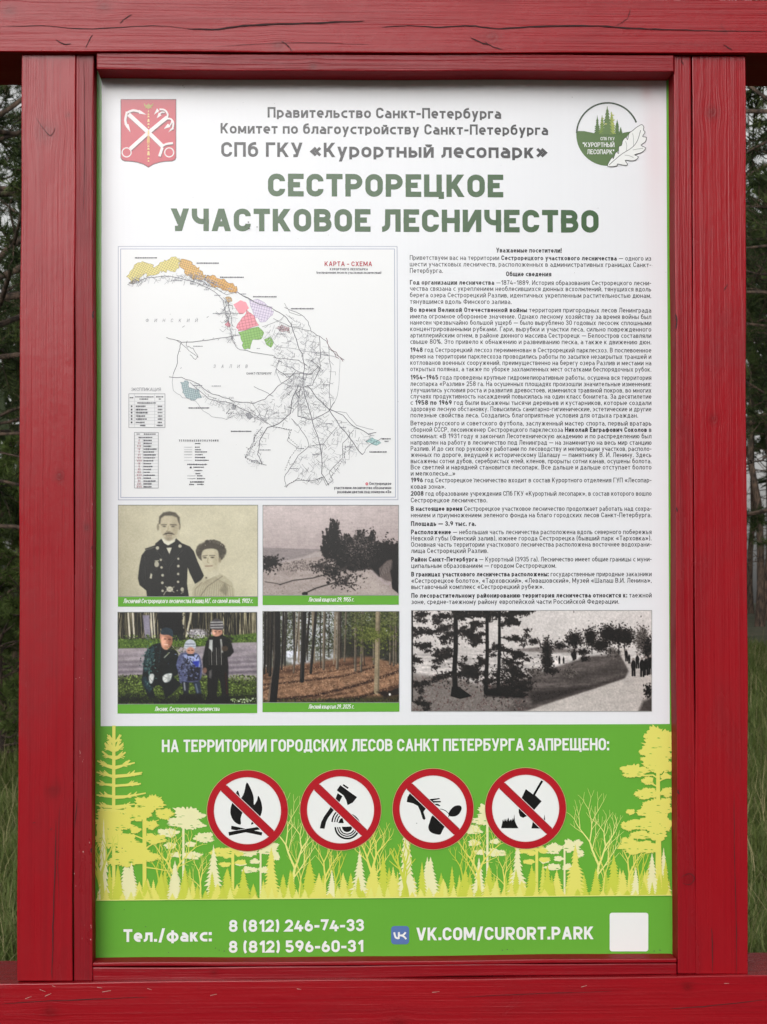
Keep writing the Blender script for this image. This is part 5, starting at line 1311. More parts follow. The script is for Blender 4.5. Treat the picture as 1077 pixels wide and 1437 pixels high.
p.poly([(500, 548), (556, 552), (552, 640), (520, 660)], (46, 50, 58)); p.poly([(585, 552), (635, 548), (648, 640), (610, 650)], (58, 66, 78)); p.line([(520, 560), (525, 610)], 10, (150, 152, 156), soft=5); p.line([(605, 570), (620, 630)], 9, (110, 120, 134), soft=5)
p.poly([(520, 300), (530, 255), (565, 237), (600, 258), (602, 302), (560, 308)], (172, 176, 184), sm=True); p.line([(528, 272), (598, 272)], 7, (112, 118, 130)); p.line([(526, 292), (602, 290)], 6, (130, 136, 148)); p.ell(566, 322, 30, 28, (172, 134, 118), soft=5); p.line([(548, 318), (558, 318)], 5, (60, 40, 36)); p.line([(574, 318), (584, 318)], 5, (60, 40, 36)); p.poly([(535, 345), (600, 345), (590, 362), (545, 360)], (60, 64, 74))
p.poly([(660, 480), (655, 380), (680, 270), (700, 225), (790, 200), (860, 240), (885, 330), (860, 360), (838, 370), (845, 430), (842, 560), (852, 690), (800, 690), (790, 560), (770, 520), (755, 690), (695, 690), (690, 500)], (26, 26, 28), soft=5)
for i in range(6):
    x = 702 + i * 18; p.line([(x, 300), (x + 2, 425)], 6, (128, 126, 122) if i % 2 else (70, 68, 66))
p.poly([(705, 240), (730, 240), (728, 330), (700, 300)], (170, 172, 170), soft=4); p.line([(790, 240), (800, 330)], 14, (150, 150, 146), soft=5); p.poly([(700, 470), (725, 460), (720, 530), (700, 520)], (90, 88, 88), soft=5); p.line([(826, 480), (835, 640)], 5, (90, 36, 36)); p.ell(820, 305, 24, 22, (76, 66, 56), soft=5)
p.leaves(lambda: (p.r.normal(845, 24), p.r.normal(230, 24)), 26, 9, [(30, 32, 24), (58, 60, 40)], .4)
p.poly([(722, 180), (735, 160), (790, 160), (800, 195), (770, 215), (735, 212)], (168, 130, 114), sm=True, soft=4); p.ell(738, 188, 12, 18, (216, 176, 156), soft=5); p.poly([(712, 158), (720, 105), (760, 82), (800, 110), (806, 165)], (84, 82, 84), sm=True)
for y in (104, 124, 144): p.line([(716, y + 8), (802, y + 6)], 8, (160, 158, 158))
p.line([(744, 182), (754, 182)], 5, (60, 40, 36)); p.line([(775, 182), (786, 182)], 5, (60, 40, 36)); p.ell(672, 466, 16, 22, (120, 96, 86), soft=5)
p.poly([(490, 640), (650, 640), (660, 700), (480, 700)], (18, 20, 20), soft=12, alpha=.8); p.poly([(690, 660), (860, 660), (870, 705), (690, 705)], (18, 20, 18), soft=10, alpha=.7)
p.leaves(lambda: (p.r.uniform(860, 1050), p.r.uniform(672, 705)), 30, 8, [(210, 220, 200), (150, 168, 120)], .4)
p.a = 134 + (p.a - 124) * 1.16
p.grain(.12, 9, 9)
p.caption(p.build('colour photograph of a crouching forester with two children'), 1001, 'Лесник, Сестрорецкого лесничества', 217.6, 308, 997.8, 6.4)

# pine wood, 2025
p = Pic(369.0, 857.8, 560.4, 985.8, 365, 852, 5.386); p.ls, p.lm, p.con, p.mod = .62, 2.8, 1.2, .3
p.fillfn(lambda X, Y: np.stack([np.full_like(X, c) for c in (120, 122, 112)], -1))
sk = p.noise(70, 90, 3); p.mix(np.clip((sk - .48) * 5, 0, 1), (226, 228, 238)); p.mix(np.clip((p.X - 500) / 500, 0, .75) * (p.noise(40, 40, 2) > .42), (58, 62, 42))
p.leaves(lambda: (p.r.uniform(20, 1060), p.r.uniform(20, 330)), 1900, 11, [(48, 54, 34), (70, 76, 48), (34, 38, 28), (86, 92, 62), (96, 100, 84)], .4)
p.leaves(lambda: (p.r.uniform(20, 620), p.r.uniform(20, 400)), 380, 10, [(206, 208, 216), (180, 182, 190)], .4)
p.poly([(560, 250), (1060, 220), (1060, 430), (560, 430)], (44, 44, 36), soft=30, alpha=.75)
GR = (142, 113, 92)
p.poly([(0, 470), (160, 450), (420, 415), (640, 385), (830, 375), (1060, 430), (1060, 740), (0, 740)], GR, soft=10)
p.a *= np.where(p.Y > 380, 1 + .5 * (p.noise(36, 14, 4) - .5), 1)[..., None]
p.poly([(0, 480), (420, 420), (640, 390), (830, 380), (900, 420), (500, 470), (160, 520), (0, 560)], (96, 72, 58), soft=24, alpha=.7)
for q, w_, a0 in (([(0, 590), (300, 560), (640, 520), (880, 450)], 14, .8), ([(130, 700), (420, 668), (700, 600), (880, 545), (1060, 480)], 20, .85), ([(0, 545), (220, 530), (500, 490), (800, 440)], 9, .6), ([(500, 710), (760, 680), (1060, 590)], 26, .6), ([(0, 510), (400, 460), (760, 420)], 8, .5), ([(640, 720), (880, 640), (1060, 640)], 16, .8), ([(160, 700), (400, 690), (700, 640)], 16, .5), ([(0, 640), (90, 600)], 16, .6)):
    p.line(q, w_, (50, 36, 30), soft=6, alpha=a0)
p.leaves(lambda: (p.r.uniform(20, 1060), p.r.uniform(430, 720)), 700, 7, [(176, 140, 112), (110, 84, 66), (196, 164, 138), (84, 64, 52)], .45)
p.poly([(0, 715), (500, 700), (1060, 660), (1060, 740), (0, 740)], (40, 42, 26), soft=14, alpha=.7)
p.leaves(lambda: (p.r.uniform(20, 1060), p.r.uniform(690, 722)), 120, 7, [(84, 92, 50), (30, 34, 20)], .5)
def trunk(x0, x1, y1, w0, w1, col, lit=None):
    p.line([(x0, 10), ((x0 * 2 + x1) / 3, y1 * .4), (x1, y1)], w1, col, taper=1.0)
    if lit: p.line([(x0 - w1 * .28, 10), (x1 - w1 * .28, y1 - 6)], w1 * .35, lit, soft=4, alpha=.85)
for i in range(36):
    x = p.r.uniform(20, 860); trunk(x, x + p.r.normal(0, 12), p.r.uniform(400, 470) - (x > 500) * 30, 6, p.r.uniform(5, 12), (58, 52, 46) if i % 3 else (140, 128, 112))
for a in ((40, 34, 500, 16), (62, 58, 490, 14), (92, 76, 515, 22), (178, 165, 470, 12), (380, 345, 340, 14), (425, 385, 495, 20), (262, 258, 450, 10), (205, 190, 440, 9)): trunk(a[0], a[1], a[2], a[3], a[3], (34, 31, 29), (76, 70, 64))
for a in ((490, 482, 468, 20), (595, 585, 462, 22), (725, 722, 480, 18), (775, 765, 486, 16), (860, 862, 430, 16), (990, 985, 430, 16), (1015, 1012, 440, 16), (300, 255, 495, 12), (652, 640, 410, 12), (1028, 1030, 430, 12)): trunk(a[0], a[1], a[2], a[3], a[3], (84, 76, 68), (160, 150, 134))
p.line([(335, 20), (325, 300), (318, 556)], 32, (30, 28, 27)); p.line([(322, 30), (310, 540)], 8, (92, 86, 80), soft=4, alpha=.7)
p.line([(128, 20), (132, 380), (100, 720)], 48, (30, 28, 27), taper=1.15); p.line([(110, 30), (112, 380), (62, 715)], 10, (104, 98, 92), soft=5, alpha=.75)
p.leaves(lambda: (p.r.normal(870, 85), p.r.normal(200, 55)), 420, 12, [(96, 104, 52), (70, 78, 38), (124, 130, 72), (50, 56, 30)], .45)
p.leaves(lambda: (p.r.uniform(690, 1050), p.r.uniform(25, 140)), 240, 11, [(90, 98, 56), (60, 66, 38), (120, 124, 84)], .45)
p.line([(893, 20), (888, 330), (882, 640)], 34, (150, 138, 116), taper=1.15); p.line([(904, 20), (900, 330), (896, 640)], 10, (96, 88, 74), soft=4, alpha=.8)
p.leaves(lambda: (p.r.normal(860, 60), p.r.normal(205, 24)), 90, 12, [(96, 104, 52), (70, 78, 38), (124, 130, 72)], .45)
p.poly([(880, 640), (960, 640), (1060, 600), (1060, 660), (940, 680)], (36, 28, 24), soft=8, alpha=.9); p.ell(982, 660, 8, 10, (220, 218, 214))
p.grain(.12, 8, 8)
p.caption(p.build('colour photograph of a sunny pine wood'), 999, 'Лесной квартал 29, 2025 г.', 433.2, 497, 994.6, 6.4)

# lakeside path with pines, black and white
p = Pic(577.4, 856.6, 914.8, 998.2, 570, 845, 3.034, .6); p.ls, p.lm, p.con, p.mod = .5, 3.4, 1.3, .10
p.fillfn(lambda X, Y: np.stack([np.full_like(X, c) - 6 * np.clip(Y / 200, 0, 1) for c in (204, 199, 197)], -1))
p.poly([(0, 200), (520, 190), (600, 230), (640, 262), (520, 300), (0, 330)], (192, 187, 185), soft=8)
p.poly([(470, 200), (560, 192), (720, 200), (760, 215), (640, 215), (500, 210)], (130, 124, 122), soft=4)
p.poly([(500, 330), (640, 275), (780, 230), (920, 222), (950, 290), (930, 330), (720, 400), (560, 470), (20, 470), (20, 400), (200, 380)], (104, 98, 96), soft=6)
p.a *= np.where(p.Y > 215, 1 + .45 * (p.noise(60, 9, 4) - .5), 1)[..., None]
p.poly([(0, 300), (240, 330), (480, 400), (420, 470), (0, 470)], (128, 122, 119), soft=12); p.leaves(lambda: (p.r.uniform(20, 520), p.r.uniform(310, 465)), 260, 7, [(92, 65, 63), (150, 144, 140), (110, 104, 101)], .3)
p.poly([(500, 468), (640, 420), (800, 370), (930, 325), (955, 300), (920, 240), (905, 200), (930, 198), (950, 250), (1000, 290), (1060, 300), (1060, 470)], (184, 178, 174), soft=4)
p.a *= np.where(p.Y > 300, 1 + .10 * (p.noise(40, 8, 3) - .5), 1)[..., None]
p.poly([(520, 380), (760, 360), (930, 318), (800, 362), (640, 412), (540, 440)], (60, 56, 55), soft=10, alpha=.8); p.poly([(660, 330), (900, 250), (930, 290), (720, 350)], (72, 68, 66), soft=16, alpha=.6)
B1 = [(42, 39, 38), (30, 27, 27), (66, 61, 59)]
for cx, cy, sx_, sy_, n in ((715, 160, 24, 22, 150), (785, 150, 18, 26, 130), (860, 135, 24, 24, 170), (905, 140, 30, 22, 200), (830, 185, 20, 16, 120), (940, 150, 18, 22, 120), (1005, 160, 22, 34, 150), (1030, 200, 14, 30, 110), (545, 168, 14, 8, 30), (655, 185, 16, 10, 40), (755, 212, 14, 8, 40), (885, 215, 20, 12, 60), (715, 225, 6, 10, 30), (600, 200, 14, 28, 90), (600, 255, 18, 24, 110), (620, 292, 18, 8, 40), (550, 300, 24, 12, 60), (700, 300, 18, 12, 50), (760, 240, 12, 6, 20)):
    p.ell(cx, cy, sx_ * 1.05, sy_ * 1.05, (36, 33, 33) if cx not in (1005, 550, 700, 885) else (96, 91, 88), soft=9, alpha=.85)
    p.leaves(lambda: (p.r.normal(cx, sx_ * .8), p.r.normal(cy, sy_ * .8)), n, 6, B1 if cx not in (1005, 550, 700, 885) else [(92, 87, 85), (70, 66, 64), (120, 114, 111)], .6)
for x in (718, 790, 850, 868, 905, 930): p.line([(x, 150), (x + 2, 220)], 3, (30, 28, 28))
p.line([(604, 150), (602, 300)], 3, (30, 28, 28))
for x, y, h in ((653, 245, 32), (671, 246, 28), (712, 232, 26), (722, 230, 24), (938, 225, 50), (968, 275, 74), (985, 250, 60), (1005, 275, 80), (1022, 270, 78), (1040, 265, 80), (950, 240, 40)):
    p.ell(x, y - h * .42, h * .075, h * .09, (90, 84, 82) if h < 40 else (150, 142, 138)); p.ell(x, y - h * .08, h * .14, h * .30, (44, 41, 41)); p.line([(x - h * .05, y + h * .1), (x - h * .05, y + h * .5)], h * .1, (36, 34, 34)); p.line([(x + h * .07, y + h * .1), (x + h * .08, y + h * .5)], h * .1, (36, 34, 34))
for q, w_ in (([(212, 30), (212, 200), (206, 300), (212, 392)], 17), ([(345, 30), (346, 220), (340, 385)], 13), ([(398, 40), (398, 200), (392, 390)], 11), ([(26, 30), (24, 420)], 8)): p.line(q, w_, (26, 24, 24), taper=1.3)
p.poly([(195, 360), (225, 360), (280, 400), (230, 412), (190, 400)], (26, 24, 24)); p.poly([(330, 370), (420, 365), (520, 390), (500, 408), (340, 400)], (34, 31, 31), soft=6)
def limb(x, y, dx, dy, n, r=8, s_=10):
    dy += p.r.normal(0, 10); dx *= p.r.uniform(.8, 1.2)
    p.line([(x, y), (x + dx * .5, y + dy * .4 + 4), (x + dx, y + dy)], 4, (30, 28, 28), taper=.4)
    for _ in range(5):
        t = p.r.uniform(.3, .9); tx, ty = x + dx * t, y + dy * t; ex, ey = tx + p.r.normal(dx * .18, 14), ty + p.r.normal(0, 20)
        p.line([(tx, ty), (ex, ey)], 2.5, (32, 30, 30), taper=.4); p.leaves(lambda: (p.r.normal(ex, 8), p.r.normal(ey, 5)), 9, r, B1, .45)
    p.leaves(lambda: (lambda t: (x + dx * t + p.r.normal(0, s_), y + dy * t + p.r.normal(0, s_ * .55)))(p.r.uniform(.3, 1.1)), n * .6, r, B1, .45)
for a in ((212, 60, -70, -8, 60), (212, 90, -110, 35, 60), (212, 60, 60, -10, 50), (212, 120, 70, 10, 60), (212, 130, -70, 20, 50), (210, 190, -60, 40, 60), (208, 230, -55, 15, 40), (208, 250, 60, 30, 50), (206, 290, -85, 35, 60), (208, 310, 70, 20, 60), (345, 60, -60, 0, 50), (345, 90, -70, 20, 50), (345, 60, 50, -10, 50), (345, 130, -60, 25, 50), (346, 170, -60, 10, 50), (344, 200, 60, -10, 40), (344, 240, -50, 20, 50), (342, 290, -60, 20, 50), (398, 60, 120, -18, 90), (398, 90, 80, 10, 60), (398, 50, 60, -10, 60), (398, 150, 90, 10, 70), (396, 190, 110, 25, 80), (396, 230, 90, 50, 70), (395, 280, 110, 30, 90), (394, 320, 110, 60, 90), (394, 360, 120, 20, 90), (394, 330, -50, 10, 50), (26, 60, 60, -10, 60), (26, 120, 40, 20, 50), (26, 180, 60, 5, 60), (26, 240, 20, 10, 40), (26, 330, 30, 20, 40), (26, 420, 50, 20, 60), (212, 40, 20, -6, 40), (300, 45, 60, 0, 60), (440, 45, 90, -6, 60)): limb(*a)
p.leaves(lambda: (p.r.normal(440, 46), p.r.normal(330, 44)), 200, 8, B1, .45); p.leaves(lambda: (p.r.normal(240, 50), p.r.normal(310, 24)), 90, 8, B1, .45); p.leaves(lambda: (p.r.normal(180, 40), p.r.normal(120, 40)), 60, 8, B1, .45)
p.leaves(lambda: (p.r.normal(1032, 10), p.r.normal(380, 16)), 40, 8, B1, .5); p.poly([(990, 465), (1010, 420), (1060, 400), (1060, 470)], (84, 79, 77), soft=8)
p.line([(714, 34), (714, 44)], 2, (60, 56, 55)); p.grain(.16, 5, 5)
p.build('wide black and white photograph of a lakeside path', '9a9a9a')
# ------------------------------------------------------------------ ground, grass, trees
def gz(x, y):
    """height of the ground"""
    d = np.maximum(0, np.asarray(y, float) - 9)
    return .020 * d * np.clip(d / 12, 0, 1) + .05 * np.sin(np.asarray(x) * .55 + 1.3) * np.sin(np.asarray(y, float) * .4) * np.clip((np.asarray(y, float) - 1.5) / 4, 0, 1)
def raw_mesh(name, v, f, mats, mi=None, attr=None):
    """v (n,3), f (m,k) of one polygon size"""
    me = bpy.data.meshes.new(name)
    v = np.asarray(v, np.float32); f = np.asarray(f, np.int32); k = f.shape[1]
    me.vertices.add(len(v)); me.vertices.foreach_set('co', v.ravel())
    me.loops.add(f.size); me.loops.foreach_set('vertex_index', f.ravel())
    me.polygons.add(len(f)); me.polygons.foreach_set('loop_start', np.arange(0, f.size, k, dtype=np.int32))
    if mi is not None: me.polygons.foreach_set('material_index', np.asarray(mi, np.int32))
    me.update(calc_edges=True)
    for mt in mats: me.materials.append(mt)
    if attr is not None:
        at = me.attributes.new('tint', 'FLOAT', 'POINT'); at.data.foreach_set('value', np.asarray(attr, np.float32))
    return me
def leaf_mat(name, c0, c1, c2, trans=.25):
    mt, t, b = new_mat(name)
    a = t.nodes.new('ShaderNodeAttribute'); a.attribute_name = 'tint'
    r = t.nodes.new('ShaderNodeValToRGB'); t.links.new(a.outputs['Fac'], r.inputs[0])
    e = r.color_ramp.elements; e[0].color = (*c0, 1); e[1].color = (*c2, 1)
    n = e.new(.5); n.color = (*c1, 1)
    t.links.new(r.outputs[0], b.inputs['Base Color']); b.inputs['Roughness'].default_value = .6
    b.inputs['Specular IOR Level'].default_value = .3
    tr = t.nodes.new('ShaderNodeBsdfTranslucent'); t.links.new(r.outputs[0], tr.inputs[0])
    mx = t.nodes.new('ShaderNodeMixShader'); mx.inputs[0].default_value = trans
    t.links.new(b.outputs[0], mx.inputs[1]); t.links.new(tr.outputs[0], mx.inputs[2])
    t.links.new(mx.outputs[0], t.nodes['Material Output'].inputs[0])
    return mt
m_ground, t, b = new_mat('meadow_soil')
tc = t.nodes.new('ShaderNodeTexCoord'); n1 = t.nodes.new('ShaderNodeTexNoise'); n1.inputs['Scale'].default_value = 1.1; n1.inputs['Detail'].default_value = 8
t.links.new(tc.outputs['Object'], n1.inputs['Vector'])
r = t.nodes.new('ShaderNodeValToRGB'); t.links.new(n1.outputs['Fac'], r.inputs[0])
r.color_ramp.elements[0].position = .35; r.color_ramp.elements[1].position = .68
r.color_ramp.elements[0].color = (.035, .045, .016, 1); r.color_ramp.elements[1].color = (.085, .072, .04, 1)
t.links.new(r.outputs[0], b.inputs['Base Color']); b.inputs['Roughness'].default_value = .95
bp = t.nodes.new('ShaderNodeBump'); bp.inputs['Strength'].default_value = .8; bp.inputs['Distance'].default_value = .05
n2 = t.nodes.new('ShaderNodeTexNoise'); n2.inputs['Scale'].default_value = 14; n2.inputs['Detail'].default_value = 6
t.links.new(tc.outputs['Object'], n2.inputs['Vector']); t.links.new(n2.outputs['Fac'], bp.inputs['Height']); t.links.new(bp.outputs[0], b.inputs['Normal'])
xs = np.concatenate([np.linspace(-500, -32, 14), np.linspace(-30, 30, 91), np.linspace(32, 500, 14)])
ys = np.concatenate([np.linspace(-500, -12, 14), np.linspace(-10, 75, 120), np.linspace(80, 600, 14)])
GX, GY = np.meshgrid(xs, ys); GZ = gz(GX, np.minimum(GY, 90))
i = np.arange(GX.size).reshape(GX.shape)
fq = np.stack([i[:-1, :-1], i[:-1, 1:], i[1:, 1:], i[1:, :-1]], -1).reshape(-1, 4)
me = raw_mesh('ground', np.stack([GX, GY, GZ], -1).reshape(-1, 3), fq, [m_ground])
me.polygons.foreach_set('use_smooth', [True] * len(me.polygons))
tag(link(bpy.data.objects.new('ground', me)), kind='structure')

# grass: blades and dry stalks
R = np.random.default_rng(5)
m_grass = leaf_mat('grass_blades', (.06, .085, .018), (.125, .165, .042), (.34, .29, .15), .3)
def wedge(n, side):
    d = 4.5 + 36 * R.random(n) ** 1.25; d = np.concatenate([d])
    tx = (-.130 if side < 0 else .199) + R.normal(0, .05, n)
    return CAM.x + tx * (d + 3.2), d
NB = 52000
gx1, gy1 = wedge(NB, -1); gx2, gy2 = wedge(NB, 1)
gx3, gy3 = R.uniform(-9, 10, 60000), R.uniform(.8, 20, 60000)
bx, by = np.concatenate([gx1, gx2, gx3]), np.concatenate([gy1, gy2, gy3])
clump = np.sin(bx * 2.1 + 3 * np.sin(by * 1.3)) * np.sin(by * 1.7 + 2 * np.sin(bx * .9))
h = (.10 + .10 * np.clip(clump, -.6, 1) + .10 * R.random(len(bx))) * 1.1
h = np.clip(h, .05, .4)
tint = np.clip(.32 + .14 * clump + R.normal(0, .13, len(bx)), 0, .75)
dry = R.random(len(bx)) < .05
tint[dry] = R.uniform(.8, 1, dry.sum()); h[dry] *= R.uniform(1.1, 2.0, dry.sum())
th = R.uniform(0, 6.28, len(bx)); ln_ = R.uniform(.1, .8, len(bx)) * h; wd = np.where(dry, .0022, .0042) * R.uniform(.7, 1.3, len(bx)) * (1 + by * .03)
base = np.stack([bx, by, gz(bx, by) - .01], -1)
dirv = np.stack([np.cos(th), np.sin(th), 0 * th], -1); side = np.stack([-np.sin(th), np.cos(th), 0 * th], -1) * wd[:, None]
mid = base + dirv * (ln_ * .3)[:, None] + np.stack([0 * h, 0 * h, h * .6], -1); tip = base + dirv * ln_[:, None] + np.stack([0 * h, 0 * h, h], -1)
V = np.stack([base - side, base + side, mid + side * .7, mid - side * .7, tip], 1).reshape(-1, 3)
k = np.arange(len(bx))[:, None] * 5
Ft = np.concatenate([k + [0, 1, 2], k + [0, 2, 3], k + [3, 2, 4]])
me = raw_mesh('grass', V, Ft, [m_grass], attr=np.repeat(tint, 5))
tag(link(bpy.data.objects.new('grass', me)), kind='stuff')

m_bark, t, b = new_mat('pine_bark')
tc = t.nodes.new('ShaderNodeTexCoord'); mp = t.nodes.new('ShaderNodeMapping'); mp.inputs['Scale'].default_value = (22, 22, 5)
t.links.new(tc.outputs['Object'], mp.inputs[0])
n1 = t.nodes.new('ShaderNodeTexNoise'); n1.inputs['Scale'].default_value = 1; n1.inputs['Detail'].default_value = 6; t.links.new(mp.outputs[0], n1.inputs[0])
r = t.nodes.new('ShaderNodeValToRGB'); t.links.new(n1.outputs['Fac'], r.inputs[0])
r.color_ramp.elements[0].position = .38; r.color_ramp.elements[1].position = .66
r.color_ramp.elements[0].color = (.022, .015, .011, 1); r.color_ramp.elements[1].color = (.13, .085, .058, 1)
t.links.new(r.outputs[0], b.inputs['Base Color']); b.inputs['Roughness'].default_value = .9
bp = t.nodes.new('ShaderNodeBump'); bp.inputs['Distance'].default_value = .02; t.links.new(n1.outputs['Fac'], bp.inputs['Height']); t.links.new(bp.outputs[0], b.inputs['Normal'])
m_needle = leaf_mat('pine_needles', (.014, .024, .008), (.038, .060, .016), (.10, .13, .034), .25)
m_young = leaf_mat('young_needles', (.05, .075, .018), (.10, .145, .035), (.17, .22, .07), .35)

def tube(P, rad, n=8):
    """ring mesh along points P with radii rad -> verts, quads"""
    P = np.asarray(P, float); V = []; 
    up = np.array([.31, .95, .05])
    for i in range(len(P)):
        d = P[min(i + 1, len(P) - 1)] - P[max(i - 1, 0)]; d /= np.linalg.norm(d) + 1e-9
        a = np.cross(d, up); a /= np.linalg.norm(a) + 1e-9; b_ = np.cross(d, a)
        t_ = np.arange(n) * 2 * math.pi / n
        V.append(P[i] + rad[i] * (np.cos(t_)[:, None] * a + np.sin(t_)[:, None] * b_))
    V = np.concatenate(V); F_ = []
    for i in range(len(P) - 1):
        for j in range(n): F_.append((i * n + j, i * n + (j + 1) % n, (i + 1) * n + (j + 1) % n, (i + 1) * n + j))
    return V, np.array(F_)
class Acc:
    def __init__(s): s.v = []; s.f = []; s.n = 0
    def add(s, V, F_): s.v.append(V); s.f.append(F_ + s.n); s.n += len(V)
    def get(s): return np.concatenate(s.v), np.concatenate(s.f)

def pine_meshes(seed, H, r0, clear, spread, droop=.15, ntw=26, nl=70, nlen=.085, nw=.010, dead=10, mat=None, live_low=0.0):
    """trunk mesh (with its limbs) and crown mesh of needle sprays"""
    q = np.random.default_rng(seed); wood_ = Acc()
    zs = np.linspace(-.15, H, 14); bend = q.normal(0, .012 * H, (14, 2)).cumsum(0) * .35; bend -= bend[0]
    TP = np.stack([bend[:, 0], bend[:, 1], zs], -1)
    rad = r0 * (1 - .93 * (np.clip(zs, 0, H) / H) ** 1.1); rad[0] = r0 * 1.35
    wood_.add(*tube(TP, rad, 10))
    at = lambda z: np.array([np.interp(z, zs, TP[:, 0]), np.interp(z, zs, TP[:, 1]), z])
    tips = []
    def branch(z, L, az, el, live):
        P = [at(z)]; d = np.array([math.cos(az) * math.cos(el), math.sin(az) * math.cos(el), math.sin(el)]); m_ = 7
        for i in range(m_):
            d = d + q.normal(0, .10, 3) + np.array([0, 0, -droop * .25 + (.05 if i > 3 else 0)]); d /= np.linalg.norm(d)
            P.append(P[-1] + d * L / m_)
        P = np.array(P); rr = max(.006, L * .0095)
        wood_.add(*tube(P, rr * (1 - .8 * np.linspace(0, 1, m_ + 1)), 5))
        for k in range(ntw if live else 7):
            u = q.uniform(.28 if live else .3, 1.0); i = min(int(u * m_), m_ - 1); b0 = P[i] + (P[i + 1] - P[i]) * (u * m_ - i)
            dd = (P[i + 1] - P[i]) / (np.linalg.norm(P[i + 1] - P[i]) + 1e-9) * .7 + q.normal(0, .55, 3); dd[2] += .05; dd /= np.linalg.norm(dd)
            l = L * q.uniform(.10, .26) * (1.25 - .6 * u); p1 = b0 + dd * l * .5 + q.normal(0, .02, 3); p2 = b0 + dd * l + q.normal(0, .04, 3)
            wood_.add(*tube([b0, p1, p2], [.007, .005, .002], 3))
            if live: tips.append((b0, p2))
        if live: tips.append((P[-2], P[-1]))
    z = clear * H
    while z < H * .985:
        fr = (z - clear * H) / (H - clear * H); L = spread * (1 - fr) ** .7 * (.55 + .9 * min(1, fr * 4 + .35)) * q.uniform(.7, 1.1) + .25
        for k in range(q.integers(2, 5)): branch(z + q.uniform(-.1, .1), L * q.uniform(.7, 1.1), q.uniform(0, 6.28), q.uniform(-.05, .45) + fr * .4, True)
        z += H * .032 * q.uniform(.7, 1.4)
    for k in range(dead): branch(q.uniform(.12, max(.14, clear)) * H, spread * q.uniform(.35, .8), q.uniform(0, 6.28), q.uniform(-.35, .1), q.random() < live_low)
    Vn, Tn = [], []
    A = np.array([t_[0] for t_ in tips]); B = np.array([t_[1] for t_ in tips]); n = len(tips)
    ax = B - A; ln2 = np.linalg.norm(ax, axis=1, keepdims=True); ax = ax / (ln2 + 1e-9)
    u = q.random((n, nl, 1)) ** .7; base_ = A[:, None] + (B - A)[:, None] * u
    dr = q.normal(0, 1, (n, nl, 3)); dr -= (dr * ax[:, None]).sum(-1, keepdims=True) * ax[:, None]; dr /= np.linalg.norm(dr, axis=-1, keepdims=True)
    dd = dr + ax[:, None] * q.uniform(.3, 1.2, (n, nl, 1)); dd /= np.linalg.norm(dd, axis=-1, keepdims=True)
    tip_ = base_ + dd * nlen * q.uniform(.7, 1.3, (n, nl, 1))
    sd_ = np.cross(dd, q.normal(0, 1, (n, nl, 3))); sd_ /= np.linalg.norm(sd_, axis=-1, keepdims=True) + 1e-9
    V = np.stack([base_ - sd_ * nw / 2, base_ + sd_ * nw / 2, tip_], 2).reshape(-1, 3)
    T = np.arange(len(V)).reshape(-1, 3)
    tn = np.clip(np.repeat(q.normal(.45, .2, (n, 1)), nl, 1) + q.normal(0, .12, (n, nl)), 0, 1)
    wv, wf = wood_.get()
    return (raw_mesh('trunk', wv, wf, [m_bark]), raw_mesh('crown', V, T, [mat or m_needle], attr=np.repeat(tn.ravel(), 3)))
def tree(name, meshes, x, y, rz, sc_, label, cat, group):
    o = bpy.data.objects.new(name, None); link(o)
    o.location = (x, y, float(gz(x, y))); o.rotation_euler = (0, 0, rz); o.scale = (sc_,) * 3
    tag(o, label, cat, group)
    for nm, me in zip(('trunk', 'crown'), meshes): link(bpy.data.objects.new(nm, me), o)
    return o
def at_px(px, dist):
    """ground point seen at photo column px, dist metres beyond the board"""
    p = unp(px, 852, dist); return p.x, dist
PINE_A = pine_meshes(1, 11, .10, .27, 2.6, dead=14, live_low=.5)
PINE_B = pine_meshes(2, 14, .12, .34, 2.4, dead=18, live_low=.2, ntw=22)
PINE_C = pine_meshes(3, 17, .13, .52, 2.3, dead=20, live_low=.05, ntw=20, nl=60)
YOUNG = pine_meshes(4, 2.3, .035, .06, 1.0, dead=0, ntw=14, nl=70, nlen=.075, nw=.008, mat=m_young)
GT = 'pine trees of the wood behind the board'
TREES = [  # column in the photo, metres beyond the board, kind, turn, scale, label
 (-42, 13.0, PINE_A, .4, 1.0, 'bushy pine with low dark branches just past the left edge of the frame'),
 (27, 52.0, PINE_B, 2.2, .8, 'slim pine trunk standing close against the left red post'),
 (-28, 31.0, PINE_A, 1.2, 1.0, 'dense green pine whose branches fill the strip left of the frame'),
 (1130, 12.0, PINE_B, 3.3, 1.0, 'pine with bare crossing branches just past the right edge of the frame'),
 (1066, 56.0, PINE_C, .9, .85, 'brown pine trunk in the strip right of the frame'),
 (1053, 70.0, PINE_C, 2.6, .8, 'thin dark pine trunk hugging the right red post'),
 (1081, 62.0, PINE_B, 5.1, .9, 'bare pine trunk at the very right edge of the picture'),
]
for px, d, me_, rz, sc_, lab_ in TREES:
    x, y = at_px(px, d)
    tree('pine_tree', me_, x, y, rz, sc_, lab_, 'tree', GT)
for px, d, sc_, rz, lab_ in ((4, 16.0, 1.0, .3, 'small bright green pine sapling at the left edge under the dark pines'), (22, 21.0, 1.15, 2.0, 'taller green sapling beside the left post')):
    x, y = at_px(px, d); tree('pine_sapling', YOUNG, x, y, rz, sc_, lab_, 'young tree', 'pine saplings left of the board')
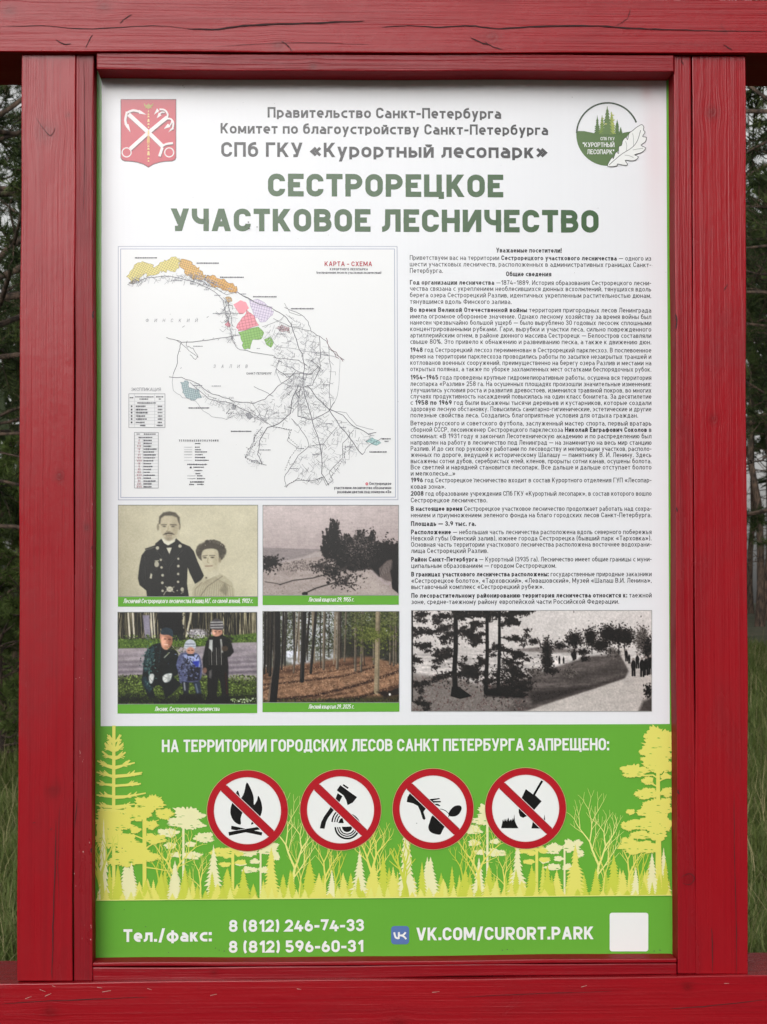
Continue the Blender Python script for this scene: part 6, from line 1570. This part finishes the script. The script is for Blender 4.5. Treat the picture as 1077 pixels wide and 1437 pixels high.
# pines that stand behind the board; only neighbouring views show them
for k, (px, d) in enumerate(((120, 27), (230, 38), (330, 24), (430, 41), (540, 30), (640, 44), (730, 26), (850, 37), (960, 28), (-220, 20), (-140, 38), (1220, 22), (1300, 37), (-330, 30), (1420, 30))):
    x, y = at_px(px, d)
    tree('pine_tree', (PINE_B, PINE_C, PINE_A)[k % 3], x, y, k * 1.37, .9 + .05 * (k % 5), 'tall pine of the wood hidden behind the information board or outside the picture', 'tree', 'pines hidden behind the board')
# far wood closing the view; unseen woods behind the viewer added to shape reflections
def far_wood(seed, n, ang0, ang1, r0, r1, hmin, hmax):
    q = np.random.default_rng(seed); Vs, Ts, Tn = [], [], []; c = 0
    for k in range(n):
        a = math.radians(q.uniform(ang0, ang1)); rr = q.uniform(r0, r1); x, y = math.sin(a) * rr, math.cos(a) * rr; H = q.uniform(hmin, hmax); z0 = float(gz(x, min(y, 90)))
        V, F_ = tube([[x, y, z0 - .2], [x + q.normal(0, .2), y, z0 + H * .5], [x + q.normal(0, .3), y, z0 + H]], [.17, .12, .03], 5)
        F3 = np.concatenate([F_[:, [0, 1, 2]], F_[:, [0, 2, 3]]]); Vs.append(V); Ts.append(F3 + c); c += len(V); Tn.append(np.full(len(V), .06))
        m_ = 260; u = q.random(m_) ** .8; zz_ = z0 + H * (.42 + .58 * u); w_ = (1.9 * (1 - u) + .3) * q.uniform(.8, 1.2); th = q.uniform(0, 6.28, m_); ra = w_ * np.sqrt(q.random(m_))
        C = np.stack([x + np.cos(th) * ra, y + np.sin(th) * ra, zz_], -1); s1 = q.normal(0, .34, (m_, 3)); s2 = q.normal(0, .26, (m_, 3)); s2[:, 2] *= .5
        V = np.stack([C - s1, C + s1 * .6 + s2, C + s1 - s2 * .6], 1).reshape(-1, 3); Vs.append(V); Ts.append(np.arange(len(V)).reshape(-1, 3) + c); c += len(V); Tn.append(np.repeat(np.clip(q.normal(.35, .15, m_), 0, 1), 3))
    return raw_mesh('distant_wood', np.concatenate(Vs), np.concatenate(Ts), [m_needle], attr=np.concatenate(Tn))
tag(link(bpy.data.objects.new('distant_wood', far_wood(1, 130, -32, 34, 55, 110, 11, 18))), kind='stuff')
tag(link(bpy.data.objects.new('distant_wood', far_wood(2, 460, 100, 262, 85, 115, 9.5, 14))), kind='stuff')  # unseen band behind the viewer, its height set to cut low sky reflections
tag(link(bpy.data.objects.new('distant_wood', far_wood(3, 120, 128, 171, 38, 60, 11, 15))), kind='stuff')  # taller unseen wood added behind right, dimming the reflections on that side
